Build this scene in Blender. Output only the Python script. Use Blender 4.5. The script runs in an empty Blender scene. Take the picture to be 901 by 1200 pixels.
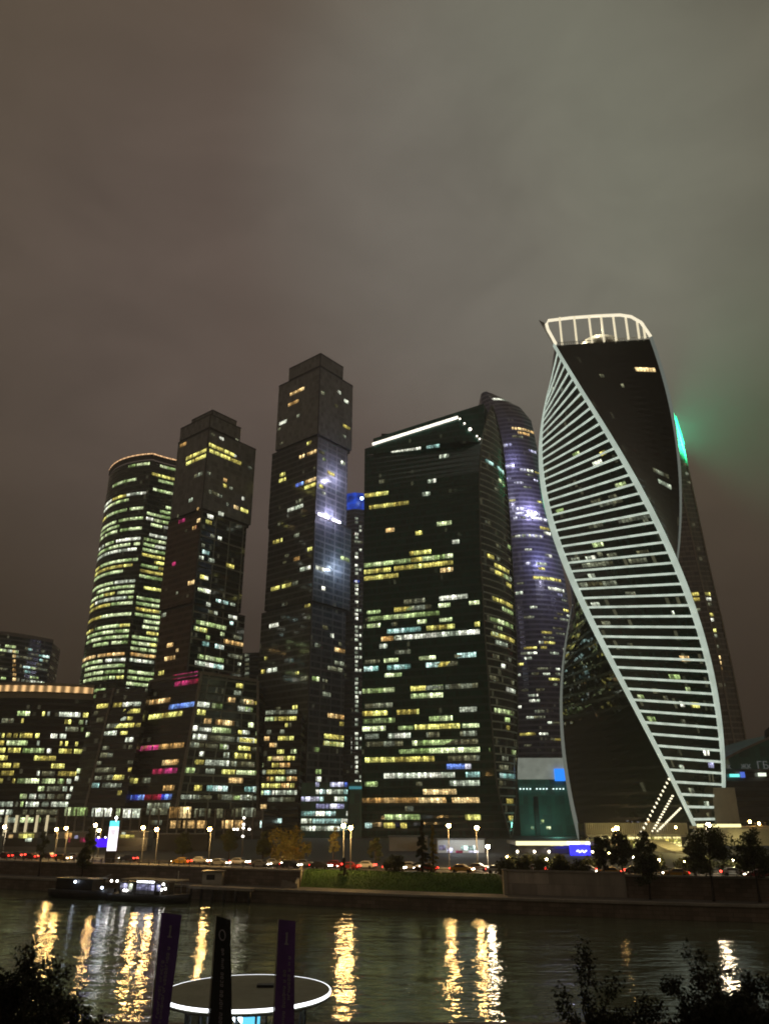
import bpy, bmesh, math, random
from mathutils import Vector, Matrix

rng = random.Random(7)
scene = bpy.context.scene
COL = scene.collection

# ------------------------------------------------------------------ camera model (photo is 901 x 1200)
CAMZ = 15.0
FPX = 902.0
CXP, CYP = 450.5, 600.0
TILT = math.radians(21.5)
CT, ST = math.cos(TILT), math.sin(TILT)
G = 4.6                                              # street level above the river

def fwd(py): return CT - (CYP - py) / FPX * ST
def kx(px, py): return ((px - CXP) / FPX) / fwd(py)
def rz(py): return (ST + (CYP - py) / FPX * CT) / fwd(py)
def zat(py, Y): return CAMZ + rz(py) * Y
def at(px, py, Y): return Vector((kx(px, py) * Y, Y, zat(py, Y)))
def proj(p):
    d = p[1] * CT + (p[2] - CAMZ) * ST
    v = -p[1] * ST + (p[2] - CAMZ) * CT
    return CXP + FPX * p[0] / d, CYP - FPX * v / d

# ------------------------------------------------------------------ object helpers
def tag(o, label=None, cat=None, group=None, kind=None):
    if label: o['label'] = label
    if cat: o['category'] = cat
    if group: o['group'] = group
    if kind: o['kind'] = kind
    return o

def thing(name, label, cat, loc=(0, 0, 0), group=None, rotz=0.0):
    o = bpy.data.objects.new(name, None)
    COL.objects.link(o)
    o.location = loc
    o.rotation_euler = (0, 0, rotz)
    o.empty_display_size = 0.5
    return tag(o, label, cat, group)

class MB:
    """collects faces and links them as one mesh object"""
    def __init__(s):
        s.v, s.f, s.m, s.uv, s.sm = [], [], [], [], []
    def face(s, pts, m=0, uv=None, smooth=False):
        b = len(s.v)
        s.v.extend([tuple(p) for p in pts])
        s.f.append(tuple(range(b, b + len(pts))))
        s.m.append(m); s.sm.append(smooth)
        s.uv.append(uv if uv else [(0.0, 0.0)] * len(pts))
    def box(s, x0, x1, y0, y1, z0, z1, m=0, M=None):
        c = [Vector(p) for p in ((x0,y0,z0),(x1,y0,z0),(x1,y1,z0),(x0,y1,z0),(x0,y0,z1),(x1,y0,z1),(x1,y1,z1),(x0,y1,z1))]
        if M is not None: c = [M @ p for p in c]
        for q in ((0,3,2,1),(4,5,6,7),(0,1,5,4),(1,2,6,5),(2,3,7,6),(3,0,4,7)):
            pts = [c[i] for i in q]
            a = (pts[1]-pts[0]).length; h = (pts[3]-pts[0]).length
            s.face(pts, m, [(0,0),(a,0),(a,h),(0,h)])
    def bar(s, a, b, w, h=None, m=0):
        a, b = Vector(a), Vector(b); d = b - a; L = d.length
        if L < 1e-6: return
        q = d.to_track_quat('X', 'Z').to_matrix().to_4x4()
        h = h or w
        s.box(0, L, -w/2, w/2, -h/2, h/2, m, Matrix.Translation(a) @ q)
    def tube(s, pts, rads, n=6, m=0, cap=True):
        pts = [Vector(p) for p in pts]
        if not isinstance(rads, (list, tuple)): rads = [rads]*len(pts)
        rings = []
        for i, p in enumerate(pts):
            d = (pts[min(i+1, len(pts)-1)] - pts[max(i-1, 0)])
            if d.length < 1e-9: d = Vector((0,0,1))
            d.normalize()
            up = Vector((0,0,1)) if abs(d.z) < 0.9 else Vector((1,0,0))
            x = d.cross(up).normalized(); y = d.cross(x)
            rings.append([p + (x*math.cos(2*math.pi*k/n) + y*math.sin(2*math.pi*k/n))*rads[i] for k in range(n)])
        for i in range(len(rings)-1):
            for k in range(n):
                s.face([rings[i][k], rings[i+1][k], rings[i+1][(k+1)%n], rings[i][(k+1)%n]], m, None, True)
        if cap:
            s.face(rings[0], m); s.face(rings[-1][::-1], m)
    def disc(s, c, r, z0, z1, n=48, m=0, mtop=None, r0=None):
        r0 = r if r0 is None else r0
        lo = [(c[0]+r0*math.cos(2*math.pi*k/n), c[1]+r0*math.sin(2*math.pi*k/n), z0) for k in range(n)]
        hi = [(c[0]+r*math.cos(2*math.pi*k/n), c[1]+r*math.sin(2*math.pi*k/n), z1) for k in range(n)]
        for k in range(n):
            s.face([lo[k], lo[(k+1)%n], hi[(k+1)%n], hi[k]], m, None, True)
        s.face(lo[::-1], m); s.face(hi, m if mtop is None else mtop)
    def ball(s, c, r, m=0, n=8, sz=1.0):
        c = Vector(c)
        for i in range(n//2):
            t0, t1 = math.pi*i/(n//2), math.pi*(i+1)/(n//2)
            for k in range(n):
                a0, a1 = 2*math.pi*k/n, 2*math.pi*(k+1)/n
                P = lambda t, a: c + Vector((r*math.sin(t)*math.cos(a), r*math.sin(t)*math.sin(a), r*sz*math.cos(t)))
                if i == 0: s.face([P(t0,a0), P(t1,a0), P(t1,a1)], m, None, True)
                elif i == n//2-1: s.face([P(t0,a0), P(t1,a0), P(t0,a1)], m, None, True)
                else: s.face([P(t0,a0), P(t1,a0), P(t1,a1), P(t0,a1)], m, None, True)
    def build(s, name, mats, parent=None, org=(0,0,0), weld=False):
        if not isinstance(mats, (list, tuple)): mats = [mats]
        me = bpy.data.meshes.new(name)
        ox, oy, oz = org
        me.from_pydata([(x-ox, y-oy, z-oz) for x, y, z in s.v], [], s.f)
        for m in mats: me.materials.append(m)
        me.polygons.foreach_set('material_index', s.m)
        me.polygons.foreach_set('use_smooth', s.sm)
        uvl = me.uv_layers.new(name='UVMap')
        flat = [c for poly in s.uv for u in poly for c in u]
        uvl.data.foreach_set('uv', flat)
        if weld or any(s.sm):
            bm = bmesh.new(); bm.from_mesh(me)
            bmesh.ops.remove_doubles(bm, verts=bm.verts, dist=1e-4)
            bm.to_mesh(me); bm.free()
        me.update()
        o = bpy.data.objects.new(name, me)
        COL.objects.link(o)
        if parent is not None: o.parent = parent
        return o

def dup(root, loc, rotz=0.0, label=None, scale=None):
    """a copy of a thing with copies of its parts and sub-parts"""
    r = root.copy(); COL.objects.link(r)
    r.location = loc; r.rotation_euler = (0, 0, rotz)
    if scale: r.scale = (scale, scale, scale)
    if label: r['label'] = label
    for ch in list(root.children):
        c = ch.copy(); COL.objects.link(c); c.parent = r
        for g in list(ch.children):
            d = g.copy(); COL.objects.link(d); d.parent = c
    return r

# ------------------------------------------------------------------ materials
class NT:
    def __init__(s, name):
        s.mat = bpy.data.materials.new(name); s.mat.use_nodes = True
        s.t = s.mat.node_tree; s.t.nodes.clear()
    def n(s, typ, **kw):
        nd = s.t.nodes.new(typ)
        for k, v in kw.items(): setattr(nd, k, v)
        return nd
    def l(s, a, b): s.t.links.new(a, b)
    def math(s, op, a, b=None, c=None, clamp=False):
        nd = s.n('ShaderNodeMath', operation=op); nd.use_clamp = clamp
        for i, x in enumerate((a, b, c)):
            if x is None: continue
            if isinstance(x, (int, float)): nd.inputs[i].default_value = x
            else: s.l(x, nd.inputs[i])
        return nd.outputs[0]
    def mix(s, f, a, b):
        nd = s.n('ShaderNodeMix', data_type='RGBA')
        for i, x in ((0, f), (6, a), (7, b)):
            if isinstance(x, (int, float)): nd.inputs[i].default_value = x
            elif isinstance(x, tuple): nd.inputs[i].default_value = (*x[:3], 1)
            else: s.l(x, nd.inputs[i])
        return nd.outputs[2]
    def noise(s, vec, scale, detail=3, rough=0.55, dim='3D'):
        nd = s.n('ShaderNodeTexNoise', noise_dimensions=dim)
        nd.inputs['Scale'].default_value = scale; nd.inputs['Detail'].default_value = detail
        nd.inputs['Roughness'].default_value = rough
        if vec is not None: s.l(vec, nd.inputs['Vector'])
        return nd.outputs['Fac']
    def ramp(s, f, lo, hi):
        nd = s.n('ShaderNodeMapRange', interpolation_type='SMOOTHSTEP')
        s.l(f, nd.inputs[0]); nd.inputs[1].default_value = lo; nd.inputs[2].default_value = hi
        return nd.outputs[0]
    def bsdf(s, base=None, rough=0.5, metal=0.0, ior=1.45, em=None, est=0.0, normal=None):
        b = s.n('ShaderNodeBsdfPrincipled'); o = s.n('ShaderNodeOutputMaterial')
        s.l(b.outputs[0], o.inputs[0])
        def put(k, x):
            if x is None: return
            if isinstance(x, tuple): b.inputs[k].default_value = (*x[:3], 1)
            elif isinstance(x, (int, float)): b.inputs[k].default_value = x
            else: s.l(x, b.inputs[k])
        put('Base Color', base); put('Roughness', rough); put('Metallic', metal); put('IOR', ior)
        put('Emission Color', em); put('Emission Strength', est)
        if normal is not None: s.l(normal, b.inputs['Normal'])
        return b

def plain(name, base, rough=0.6, var=0.25, scale=1.5, metal=0.0, bump=0.0, ior=1.45):
    """a solid colour broken up by noise in object space"""
    t = NT(name)
    tc = t.n('ShaderNodeTexCoord')
    f = t.noise(tc.outputs['Object'], scale, 5, 0.6)
    g = t.noise(tc.outputs['Object'], scale*7, 3, 0.6)
    f = t.math('ADD', t.math('MULTIPLY', f, 0.65), t.math('MULTIPLY', g, 0.35))
    lo = tuple(c*(1-var) for c in base); hi = tuple(min(1, c*(1+var)) for c in base)
    c = t.mix(t.ramp(f, 0.3, 0.7), lo, hi)
    nrm = None
    if bump:
        b = t.n('ShaderNodeBump'); b.inputs['Strength'].default_value = bump; b.inputs['Distance'].default_value = 0.05
        t.l(g, b.inputs['Height']); nrm = b.outputs[0]
    t.bsdf(c, rough, metal, ior, normal=nrm)
    return t.mat

def glow(name, col, st, sample=True):
    t = NT(name)
    t.bsdf((0.1, 0.1, 0.1), 0.4, em=col, est=st)
    if not sample: t.mat.cycles.emission_sampling = 'NONE'
    return t.mat

def facade(name, glass, spandrel, line, fh=3.9, mw=1.5, sp=0.3, lw=0.06, rough=0.1, ior=1.9, tilt=0.012,
           dim=0.93, dimcol=(0.9, 0.85, 0.5), dimst=0.05, big=0.0, bigw=12.0, bigline=(0.25, 0.27, 0.27)):
    """curtain wall: floors, spandrels and mullions from UV in metres, every pane tilted a hair, a few dim rooms"""
    t = NT(name)
    uv = t.n('ShaderNodeUVMap'); sx = t.n('ShaderNodeSeparateXYZ'); t.l(uv.outputs[0], sx.inputs[0])
    u, v = sx.outputs[0], sx.outputs[1]
    uf = t.math('DIVIDE', u, mw); vf = t.math('DIVIDE', v, fh)
    fu = t.math('FRACT', uf); fv = t.math('FRACT', vf)
    cell = t.n('ShaderNodeCombineXYZ')
    t.l(t.math('FLOOR', uf), cell.inputs[0]); t.l(t.math('FLOOR', vf), cell.inputs[1])
    wn = t.n('ShaderNodeTexWhiteNoise', noise_dimensions='3D'); t.l(cell.outputs[0], wn.inputs['Vector'])
    ism = t.math('LESS_THAN', fu, lw)
    iss = t.math('LESS_THAN', fv, sp)
    c = t.mix(wn.outputs['Value'], tuple(x*0.6 for x in glass), tuple(x*1.4 for x in glass))
    c = t.mix(iss, c, spandrel)
    c = t.mix(t.math('MULTIPLY', ism, 0.8), c, line)
    r = t.math('ADD', t.math('MULTIPLY', iss, 0.22), rough)
    if big:
        bu = t.math('LESS_THAN', t.math('FRACT', t.math('DIVIDE', u, bigw)), 0.5/bigw*big)
        bv = t.math('LESS_THAN', t.math('FRACT', t.math('DIVIDE', v, fh*4)), 0.5/(fh*4)*big)
        bb = t.math('MAXIMUM', bu, bv)
        c = t.mix(bb, c, bigline)
        r = t.math('ADD', r, t.math('MULTIPLY', bb, 0.4))
    geo = t.n('ShaderNodeNewGeometry')
    va = t.n('ShaderNodeVectorMath', operation='SUBTRACT'); t.l(wn.outputs['Color'], va.inputs[0]); va.inputs[1].default_value = (.5, .5, .5)
    vs = t.n('ShaderNodeVectorMath', operation='SCALE'); t.l(va.outputs[0], vs.inputs[0]); vs.inputs['Scale'].default_value = tilt
    vd = t.n('ShaderNodeVectorMath', operation='ADD'); t.l(vs.outputs[0], vd.inputs[0]); t.l(geo.outputs['Normal'], vd.inputs[1])
    vn = t.n('ShaderNodeVectorMath', operation='NORMALIZE'); t.l(vd.outputs[0], vn.inputs[0])
    # dim rooms behind the glass
    lit = t.math('GREATER_THAN', wn.outputs['Value'], dim)
    lit = t.math('MULTIPLY', lit, t.math('SUBTRACT', 1.0, t.math('MAXIMUM', ism, iss)))
    wn2 = t.n('ShaderNodeTexWhiteNoise', noise_dimensions='3D'); t.l(wn.outputs['Color'], wn2.inputs['Vector'])
    es = t.math('MULTIPLY', t.math('MULTIPLY', lit, wn2.outputs['Value']), dimst)
    t.bsdf(c, r, 0.0, ior, em=dimcol, est=es, normal=vn.outputs[0])
    t.mat.cycles.emission_sampling = 'NONE'
    return t.mat

def litwin(name, ca, cb, st, pane=1.5, lo=0.2):
    """lit rooms seen through one strip of panes: each pane its own brightness, ceiling lights along the top"""
    t = NT(name)
    uv = t.n('ShaderNodeUVMap'); sx = t.n('ShaderNodeSeparateXYZ'); t.l(uv.outputs[0], sx.inputs[0])
    u, v = sx.outputs[0], sx.outputs[1]
    uf = t.math('DIVIDE', u, pane); fu = t.math('FRACT', uf); fv = t.math('FRACT', v)
    cell = t.n('ShaderNodeCombineXYZ'); t.l(t.math('FLOOR', uf), cell.inputs[0]); t.l(t.math('FLOOR', v), cell.inputs[1])
    wn = t.n('ShaderNodeTexWhiteNoise', noise_dimensions='3D'); t.l(cell.outputs[0], wn.inputs['Vector'])
    room = t.n('ShaderNodeCombineXYZ'); t.l(t.math('FLOOR', t.math('DIVIDE', u, pane*4)), room.inputs[0]); t.l(t.math('FLOOR', v), room.inputs[1])
    wr = t.n('ShaderNodeTexWhiteNoise', noise_dimensions='3D'); t.l(room.outputs[0], wr.inputs['Vector'])
    cl = t.n('ShaderNodeCombineXYZ'); t.l(u, cl.inputs[0]); t.l(t.math('MULTIPLY', v, 3.0), cl.inputs[1])
    nz = t.noise(cl.outputs[0], 1.1, 3, 0.65)
    b = t.math('ADD', lo, t.math('MULTIPLY', t.math('POWER', wn.outputs['Value'], 1.4), 1-lo))
    b = t.math('MULTIPLY', b, t.math('ADD', 0.35, wr.outputs['Value']))
    b = t.math('MULTIPLY', b, t.math('ADD', 0.28, t.math('MULTIPLY', t.ramp(nz, 0.3, 0.7), 1.15)))
    b = t.math('MULTIPLY', b, t.math('ADD', 0.45, t.math('MULTIPLY', t.ramp(fv, 0.2, 0.9), 0.9)))
    b = t.math('MULTIPLY', b, t.math('GREATER_THAN', fu, 0.12))
    wb = t.n('ShaderNodeTexWhiteNoise', noise_dimensions='3D'); t.l(wn.outputs['Color'], wb.inputs['Vector'])
    blind = t.math('GREATER_THAN', fv, t.math('SUBTRACT', 1.15, t.math('MULTIPLY', wb.outputs['Value'], 0.75)))
    b = t.math('MULTIPLY', b, t.math('SUBTRACT', 1.0, t.math('MULTIPLY', blind, 0.6)))
    b = t.math('MULTIPLY', b, 1.25)
    c = t.mix(wr.outputs['Value'], ca, cb)
    t.bsdf((0.02, 0.02, 0.02), 0.15, em=c, est=t.math('MULTIPLY', b, st))
    t.mat.cycles.emission_sampling = 'NONE'
    return t.mat

LIT = {
    'green':  litwin('lit_greenish', (0.56, 0.82, 0.26), (0.84, 0.95, 0.52), 2.2),
    'yellow': litwin('lit_yellow', (0.98, 0.78, 0.16), (0.88, 0.88, 0.24), 2.3),
    'white':  litwin('lit_white', (0.80, 0.95, 0.70), (1.0, 1.0, 0.82), 2.4),
    'orange': litwin('lit_amber', (1.0, 0.55, 0.16), (1.0, 0.75, 0.35), 2.40),
    'teal':   litwin('lit_teal', (0.40, 0.85, 0.75), (0.75, 1.0, 0.92), 2.40),
    'blue':   litwin('lit_blue', (0.05, 0.08, 1.0), (0.25, 0.45, 1.0), 1.8),
    'red':    litwin('lit_red', (0.9, 0.03, 0.08), (0.9, 0.08, 0.35), 1.0),
    'violet': litwin('lit_violet', (0.55, 0.55, 1.0), (0.9, 0.9, 1.0), 2.6),
    'band':   litwin('lit_floor_band', (0.56, 0.84, 0.28), (0.86, 0.97, 0.56), 1.75, 1.5, 0.5),
    'dim':    litwin('lit_dim', (0.45, 0.42, 0.20), (0.40, 0.46, 0.34), 0.9),
}
def masonry(name, base, bw, bh, joint=.35):
    t = NT(name); tc = t.n('ShaderNodeTexCoord'); sx = t.n('ShaderNodeSeparateXYZ'); t.l(tc.outputs['Object'], sx.inputs[0])
    cb = t.n('ShaderNodeCombineXYZ'); t.l(sx.outputs[0], cb.inputs[0]); t.l(sx.outputs[2], cb.inputs[1])
    br = t.n('ShaderNodeTexBrick'); t.l(cb.outputs[0], br.inputs['Vector'])
    br.inputs['Scale'].default_value = 1.0; br.inputs['Brick Width'].default_value = bw; br.inputs['Row Height'].default_value = bh; br.inputs['Mortar Size'].default_value = .025
    br.inputs['Color1'].default_value = (*[c*.75 for c in base], 1); br.inputs['Color2'].default_value = (*[min(1, c*1.25) for c in base], 1); br.inputs['Mortar'].default_value = (*[c*joint for c in base], 1)
    st = t.n('ShaderNodeMapping'); st.inputs['Scale'].default_value = (.5, .5, .12); t.l(tc.outputs['Object'], st.inputs[0])
    f = t.noise(st.outputs[0], 1.0, 5, .65)
    c = t.mix(t.math('MULTIPLY', t.ramp(f, .35, .7), .55), br.outputs['Color'], tuple(x*.4 for x in base))
    b = t.n('ShaderNodeBump'); b.inputs['Strength'].default_value = .5; b.inputs['Distance'].default_value = .03; t.l(br.outputs['Fac'], b.inputs['Height']); b.invert = True
    t.bsdf(c, .8, normal=b.outputs[0]); return t.mat
MD = {
    'panels': masonry('concrete_panels', (0.56, 0.51, 0.44), 4.0, 1.85, .5),
    'steel': plain('painted_steel', (0.12, 0.12, 0.12), 0.45, 0.2, 2.0),
    'dark': plain('dark_metal', (0.02, 0.02, 0.022), 0.4, 0.3, 2.0),
    'roofing': plain('roofing', (0.05, 0.05, 0.05), 0.8, 0.3, 0.3),
    'concrete': plain('concrete', (0.36, 0.33, 0.29), 0.85, 0.25, 0.35, bump=0.3),
    'granite': masonry('granite_blocks', (0.25, 0.20, 0.155), 1.6, .62),
    'asphalt': plain('asphalt', (0.05, 0.05, 0.05), 0.75, 0.25, 0.6, bump=0.2),
    'paving': plain('paving', (0.16, 0.15, 0.135), 0.75, 0.2, 0.8, bump=0.2),
    'paint': plain('road_paint', (0.7, 0.7, 0.66), 0.6, 0.15, 2.0),
    'soil': plain('grass_ground', (0.06, 0.13, 0.016), 0.95, 0.35, 0.5, bump=0.5),
    'white': plain('white_paint', (0.75, 0.76, 0.72), 0.5, 0.08, 0.3),
    'pale': plain('pale_plaster', (0.45, 0.42, 0.34), 0.8, 0.15, 0.2),
    'bark': plain('bark', (0.05, 0.038, 0.028), 0.9, 0.35, 3.0, bump=0.5),
    'lampglow': glow('sodium_lamp', (1.0, 0.55, 0.14), 120.0),
    'lampwhite': glow('white_lamp', (1.0, 0.76, 0.42), 120.0),
    'ledwarm': glow('warm_led', (1.0, 0.88, 0.62), 2.2),
    'ledwhite': glow('white_led', (0.95, 0.97, 1.0), 3.0),
    'headlamp': glow('headlamp', (1.0, 0.88, 0.65), 40.0, False),
    'taillamp': glow('taillamp', (1.0, 0.03, 0.02), 14.0, False),
}

# ------------------------------------------------------------------ towers
class Tower:
    """sec(z) gives a closed plan; walls are lofted through it, lit strips are laid on its faces"""
    def __init__(s, name, label, cat, base, sec, zs, mats, mrange=None, roofmat=None, wallname='curtain_wall', roof=True):
        s.root = thing(name, label, cat, (base[0], base[1], G))
        s.org = (base[0], base[1], G)
        s.sec, s.strips = sec, []
        s.n = 0
        mb = MB(); N = len(sec(zs[0]))
        for a, b in zip(zs[:-1], zs[1:]):
            A, B = sec(a), sec(b); u = 0.0
            for i in range(N):
                j = (i+1) % N
                L = math.hypot(A[j][0]-A[i][0], A[j][1]-A[i][1])
                za = A[i][2] if len(A[i]) > 2 else a; zaj = A[j][2] if len(A[j]) > 2 else a
                zb = B[i][2] if len(B[i]) > 2 else b; zbj = B[j][2] if len(B[j]) > 2 else b
                m = 0
                if mrange:
                    for (i0, i1, mm) in mrange:
                        if i0 <= i < i1: m = mm
                mb.face([(A[i][0], A[i][1], za), (A[j][0], A[j][1], zaj), (B[j][0], B[j][1], zbj), (B[i][0], B[i][1], zb)], m,
                        [(u, za), (u+L, zaj), (u+L, zbj), (u, zb)])
                u += L
        s.wall = mb.build(wallname, mats, s.root, s.org)
        T = sec(zs[-1]); rb = MB()
        rb.face([(p[0], p[1], (p[2] if len(p) > 2 else zs[-1]) - 0.05) for p in T], 0)
        if roof: s.roof = rb.build('roof', roofmat or MD['roofing'], s.root, s.org)
    def S(s, i0, i1, f, z):
        P = s.sec(z); P = [Vector((P[i % len(P)][0], P[i % len(P)][1], z)) for i in range(i0, i1+1)]
        Ls = [(P[i+1]-P[i]).length for i in range(len(P)-1)]; tot = sum(Ls); d = max(0.0, min(1.0, f))*tot
        for i, L in enumerate(Ls):
            if d <= L or i == len(Ls)-1: return P[i].lerp(P[i+1], d/max(L, 1e-6))
            d -= L
    def length(s, i0, i1, z):
        P = s.sec(z); return sum(math.hypot(P[(i+1) % len(P)][0]-P[i % len(P)][0], P[(i+1) % len(P)][1]-P[i % len(P)][1]) for i in range(i0, i1))
    def find(s, i0, i1, px, py):
        z = 100.0; f = 0.5
        for _ in range(8):
            a, b = 0.0, 1.0
            xa, xb = proj(s.S(i0, i1, a, z))[0], proj(s.S(i0, i1, b, z))[0]
            for _ in range(22):
                m = (a+b)/2; xm = proj(s.S(i0, i1, m, z))[0]
                if (xm < px) == (xa < xb): a = m
                else: b = m
            f = (a+b)/2
            z = zat(py, s.S(i0, i1, f, z).y)
        return f, z
    def add(s, i0, i1, f0, f1, z, h, col, off=0.14):
        if f1 - f0 < 1e-3: return
        s.strips.append((i0, i1, f0, f1, z, h, col, off))
    def px(s, i0, i1, x0, x1, y, col, fh=3.9, h=None):
        f0, z = s.find(i0, i1, x0, y); f1, _ = s.find(i0, i1, x1, y); fm, z = s.find(i0, i1, (x0+x1)/2, y)
        z = math.floor(z/fh)*fh + fh*0.32
        s.add(i0, i1, min(f0, f1), max(f0, f1), z, h or fh*0.62, col)
    def scatter(s, i0, i1, z0, z1, fh, dens, run, cols, f0=0.02, f1=0.98, hf=0.55, seed=1):
        R = random.Random(seed); n0, n1 = math.ceil(z0/fh), math.floor(z1/fh)
        for n in range(n0, n1+1):
            z = n*fh + fh*0.35; L = s.length(i0, i1, z); f = f0 + R.random()*run[0]/L
            d = dens(z) if callable(dens) else dens
            d *= R.choice((0.25, 0.6, 1.0, 1.3, 1.9))
            while f < f1:
                w = R.uniform(*run)/L
                if R.random() < d: s.add(i0, i1, f, min(f+w, f1), z, fh*hf*R.uniform(0.8, 1.05), R.choice(cols))
                f += w + R.choice((0.0, 1.5, 3.0, 6.0))/L*R.random()
    def finish(s, pane='window_strip', limit=100):
        items = []
        for st in s.strips:
            i0, i1, f0, f1, z, h, col, off = st
            L = s.length(i0, i1, z)*(f1-f0)
            items.append((L*h, st))
        items.sort(key=lambda t: -t[0])
        rest = MB(); names = list(LIT.keys())
        for q, (_, (i0, i1, f0, f1, z, h, col, off)) in enumerate(items):
            mb = MB() if q < limit else rest
            n = 1 if i1 - i0 == 1 else max(2, int((f1-f0)*14))
            Lt = s.length(i0, i1, z); fid = rng.randint(0, 900)
            for k in range(n):
                fa, fb = f0+(f1-f0)*k/n, f0+(f1-f0)*(k+1)/n
                P = [s.S(i0, i1, fa, z), s.S(i0, i1, fb, z), s.S(i0, i1, fb, z+h), s.S(i0, i1, fa, z+h)]
                nr = (P[1]-P[0]).cross(P[3]-P[0]).normalized()
                c = (P[0]+P[2])/2
                if nr.dot(Vector((0, 0, CAMZ)) - c) < 0: nr = -nr
                P = [p + nr*off for p in P]
                mb.face(P, names.index(col) if q >= limit else 0,
                        [(fa*Lt, fid+.02), (fb*Lt, fid+.02), (fb*Lt, fid+.98), (fa*Lt, fid+.98)])
            if q < limit: mb.build(pane, LIT[col], s.root, s.org)
        if rest.f:
            o = rest.build('small_window_strips', [LIT[c] for c in names], s.root, s.org)
            o['kind'] = 'stuff'
    def part(s, mb, name, mats, parent=None): return mb.build(name, mats, parent or s.root, s.org)

def along(a, d, t): return (a[0]+d[0]*t, a[1]+d[1]*t)
def solve_k(C, d, k):
    """point on the line C + d t that is seen at horizontal direction k"""
    t = (k*C[1] - C[0])/(d[0] - k*d[1]); return along(C, d, t), t
def unit(d): L = math.hypot(*d); return (d[0]/L, d[1]/L)

DL, DR = unit((-1.2, 1.0)), unit((0.82, 1.0))       # the two facade directions of the stacked towers

def const(pts): return lambda z: pts

# ---- materials of the facades
F_NAB = facade('rounded_tower_glass', (0.02, 0.045, 0.032), (0.05, 0.07, 0.05), (0.03, 0.035, 0.03), fh=3.9, mw=1.5, sp=0.35)
F_SPB_L = facade('bronze_panel_wall', (0.15, 0.105, 0.075), (0.20, 0.14, 0.10), (0.15, 0.11, 0.08), fh=3.9, mw=2.2, sp=0.4, rough=0.25, dim=0.985, ior=1.6)
F_SPB_R = facade('stacked_tower_glass', (0.016, 0.026, 0.02), (0.05, 0.06, 0.05), (0.08, 0.09, 0.08), fh=3.9, mw=1.6, sp=0.3, big=1.7, bigw=11.0, bigline=(0.38, 0.40, 0.36))
F_TOP = facade('veil_toned_panels', (0.25, 0.26, 0.262), (0.29, 0.30, 0.30), (0.15, 0.155, 0.155), fh=3.9, mw=2.2, sp=0.25, rough=0.3, dim=0.995, ior=1.9)  # top blocks painted paler for the lit cloud veil over them
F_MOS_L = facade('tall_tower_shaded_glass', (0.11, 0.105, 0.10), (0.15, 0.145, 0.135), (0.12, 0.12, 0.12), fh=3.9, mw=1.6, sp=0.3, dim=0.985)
F_MOS_R = facade('tall_tower_sheen_glass', (0.17, 0.19, 0.23), (0.24, 0.25, 0.29), (0.25, 0.26, 0.28), fh=3.9, mw=1.6, sp=0.3, rough=0.25, ior=2.3, big=1.8, bigw=9.0, bigline=(0.34, 0.34, 0.38), dim=0.975)  # right face painted brighter than the left for its flood sheen
F_IMP = facade('dark_flat_glass', (0.008, 0.08, 0.06), (0.010, 0.065, 0.05), (0.012, 0.04, 0.032), fh=3.9, mw=1.5, sp=0.35, rough=0.06, dim=0.985, ior=1.6)
F_LENS = facade('bowed_panel_glass', (0.015, 0.055, 0.045), (0.78, 0.88, 0.82), (0.02, 0.04, 0.03), fh=3.9, mw=1.5, sp=0.2, rough=0.12, ior=1.9)
F_FED = facade('violet_lit_glass', (0.08, 0.08, 0.12), (0.2, 0.2, 0.27), (0.12, 0.12, 0.17), fh=4.2, mw=1.6, sp=0.38, rough=0.2, dim=0.95)
F_EVO = facade('twisted_glass', (0.006, 0.018, 0.014), (0.008, 0.02, 0.016), (0.014, 0.016, 0.014), fh=4.4, mw=1.4, sp=0.25, rough=0.03, ior=1.75, tilt=0.02, dim=0.993)
F_EVOS = facade('striped_face_glass', (0.008, 0.05, 0.04), (0.008, 0.035, 0.028), (0.014, 0.022, 0.018), fh=4.4, mw=1.4, sp=0.15, rough=0.04, ior=1.9, tilt=0.02, dim=0.96, dimst=0.09)
F_MERC = facade('bronze_ribbed_glass', (0.24, 0.20, 0.15), (0.34, 0.28, 0.21), (0.10, 0.075, 0.05), fh=4.0, mw=3.0, sp=0.3, lw=0.12, rough=0.2, dim=0.98)
F_LOW = facade('low_block_glass', (0.012, 0.013, 0.010), (0.03, 0.028, 0.022), (0.028, 0.026, 0.02), fh=3.9, mw=2.0, sp=0.4, lw=0.12, dim=0.95)
F_FAR = facade('distant_glass', (0.02, 0.028, 0.03), (0.05, 0.058, 0.055), (0.04, 0.045, 0.045), fh=3.9, mw=1.8, sp=0.35, rough=0.15, dim=0.95)
F_TEAL = facade('teal_glass_box', (0.03, 0.17, 0.14), (0.05, 0.2, 0.17), (0.03, 0.12, 0.10), fh=5.0, mw=2.5, sp=0.1, rough=0.5, dim=0.97)
F_POD = facade('podium_grid_glass', (0.02, 0.03, 0.025), (0.13, 0.16, 0.14), (0.09, 0.11, 0.10), fh=4.2, mw=1.5, sp=0.28, rough=0.15, big=1.6, bigw=13.0, bigline=(0.34, 0.38, 0.34), dim=0.95)
F_PODL = facade('podium_dark_wall', (0.02, 0.017, 0.014), (0.035, 0.03, 0.025), (0.03, 0.028, 0.024), fh=4.2, mw=3.0, sp=0.4, rough=0.25, dim=0.97)

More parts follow.
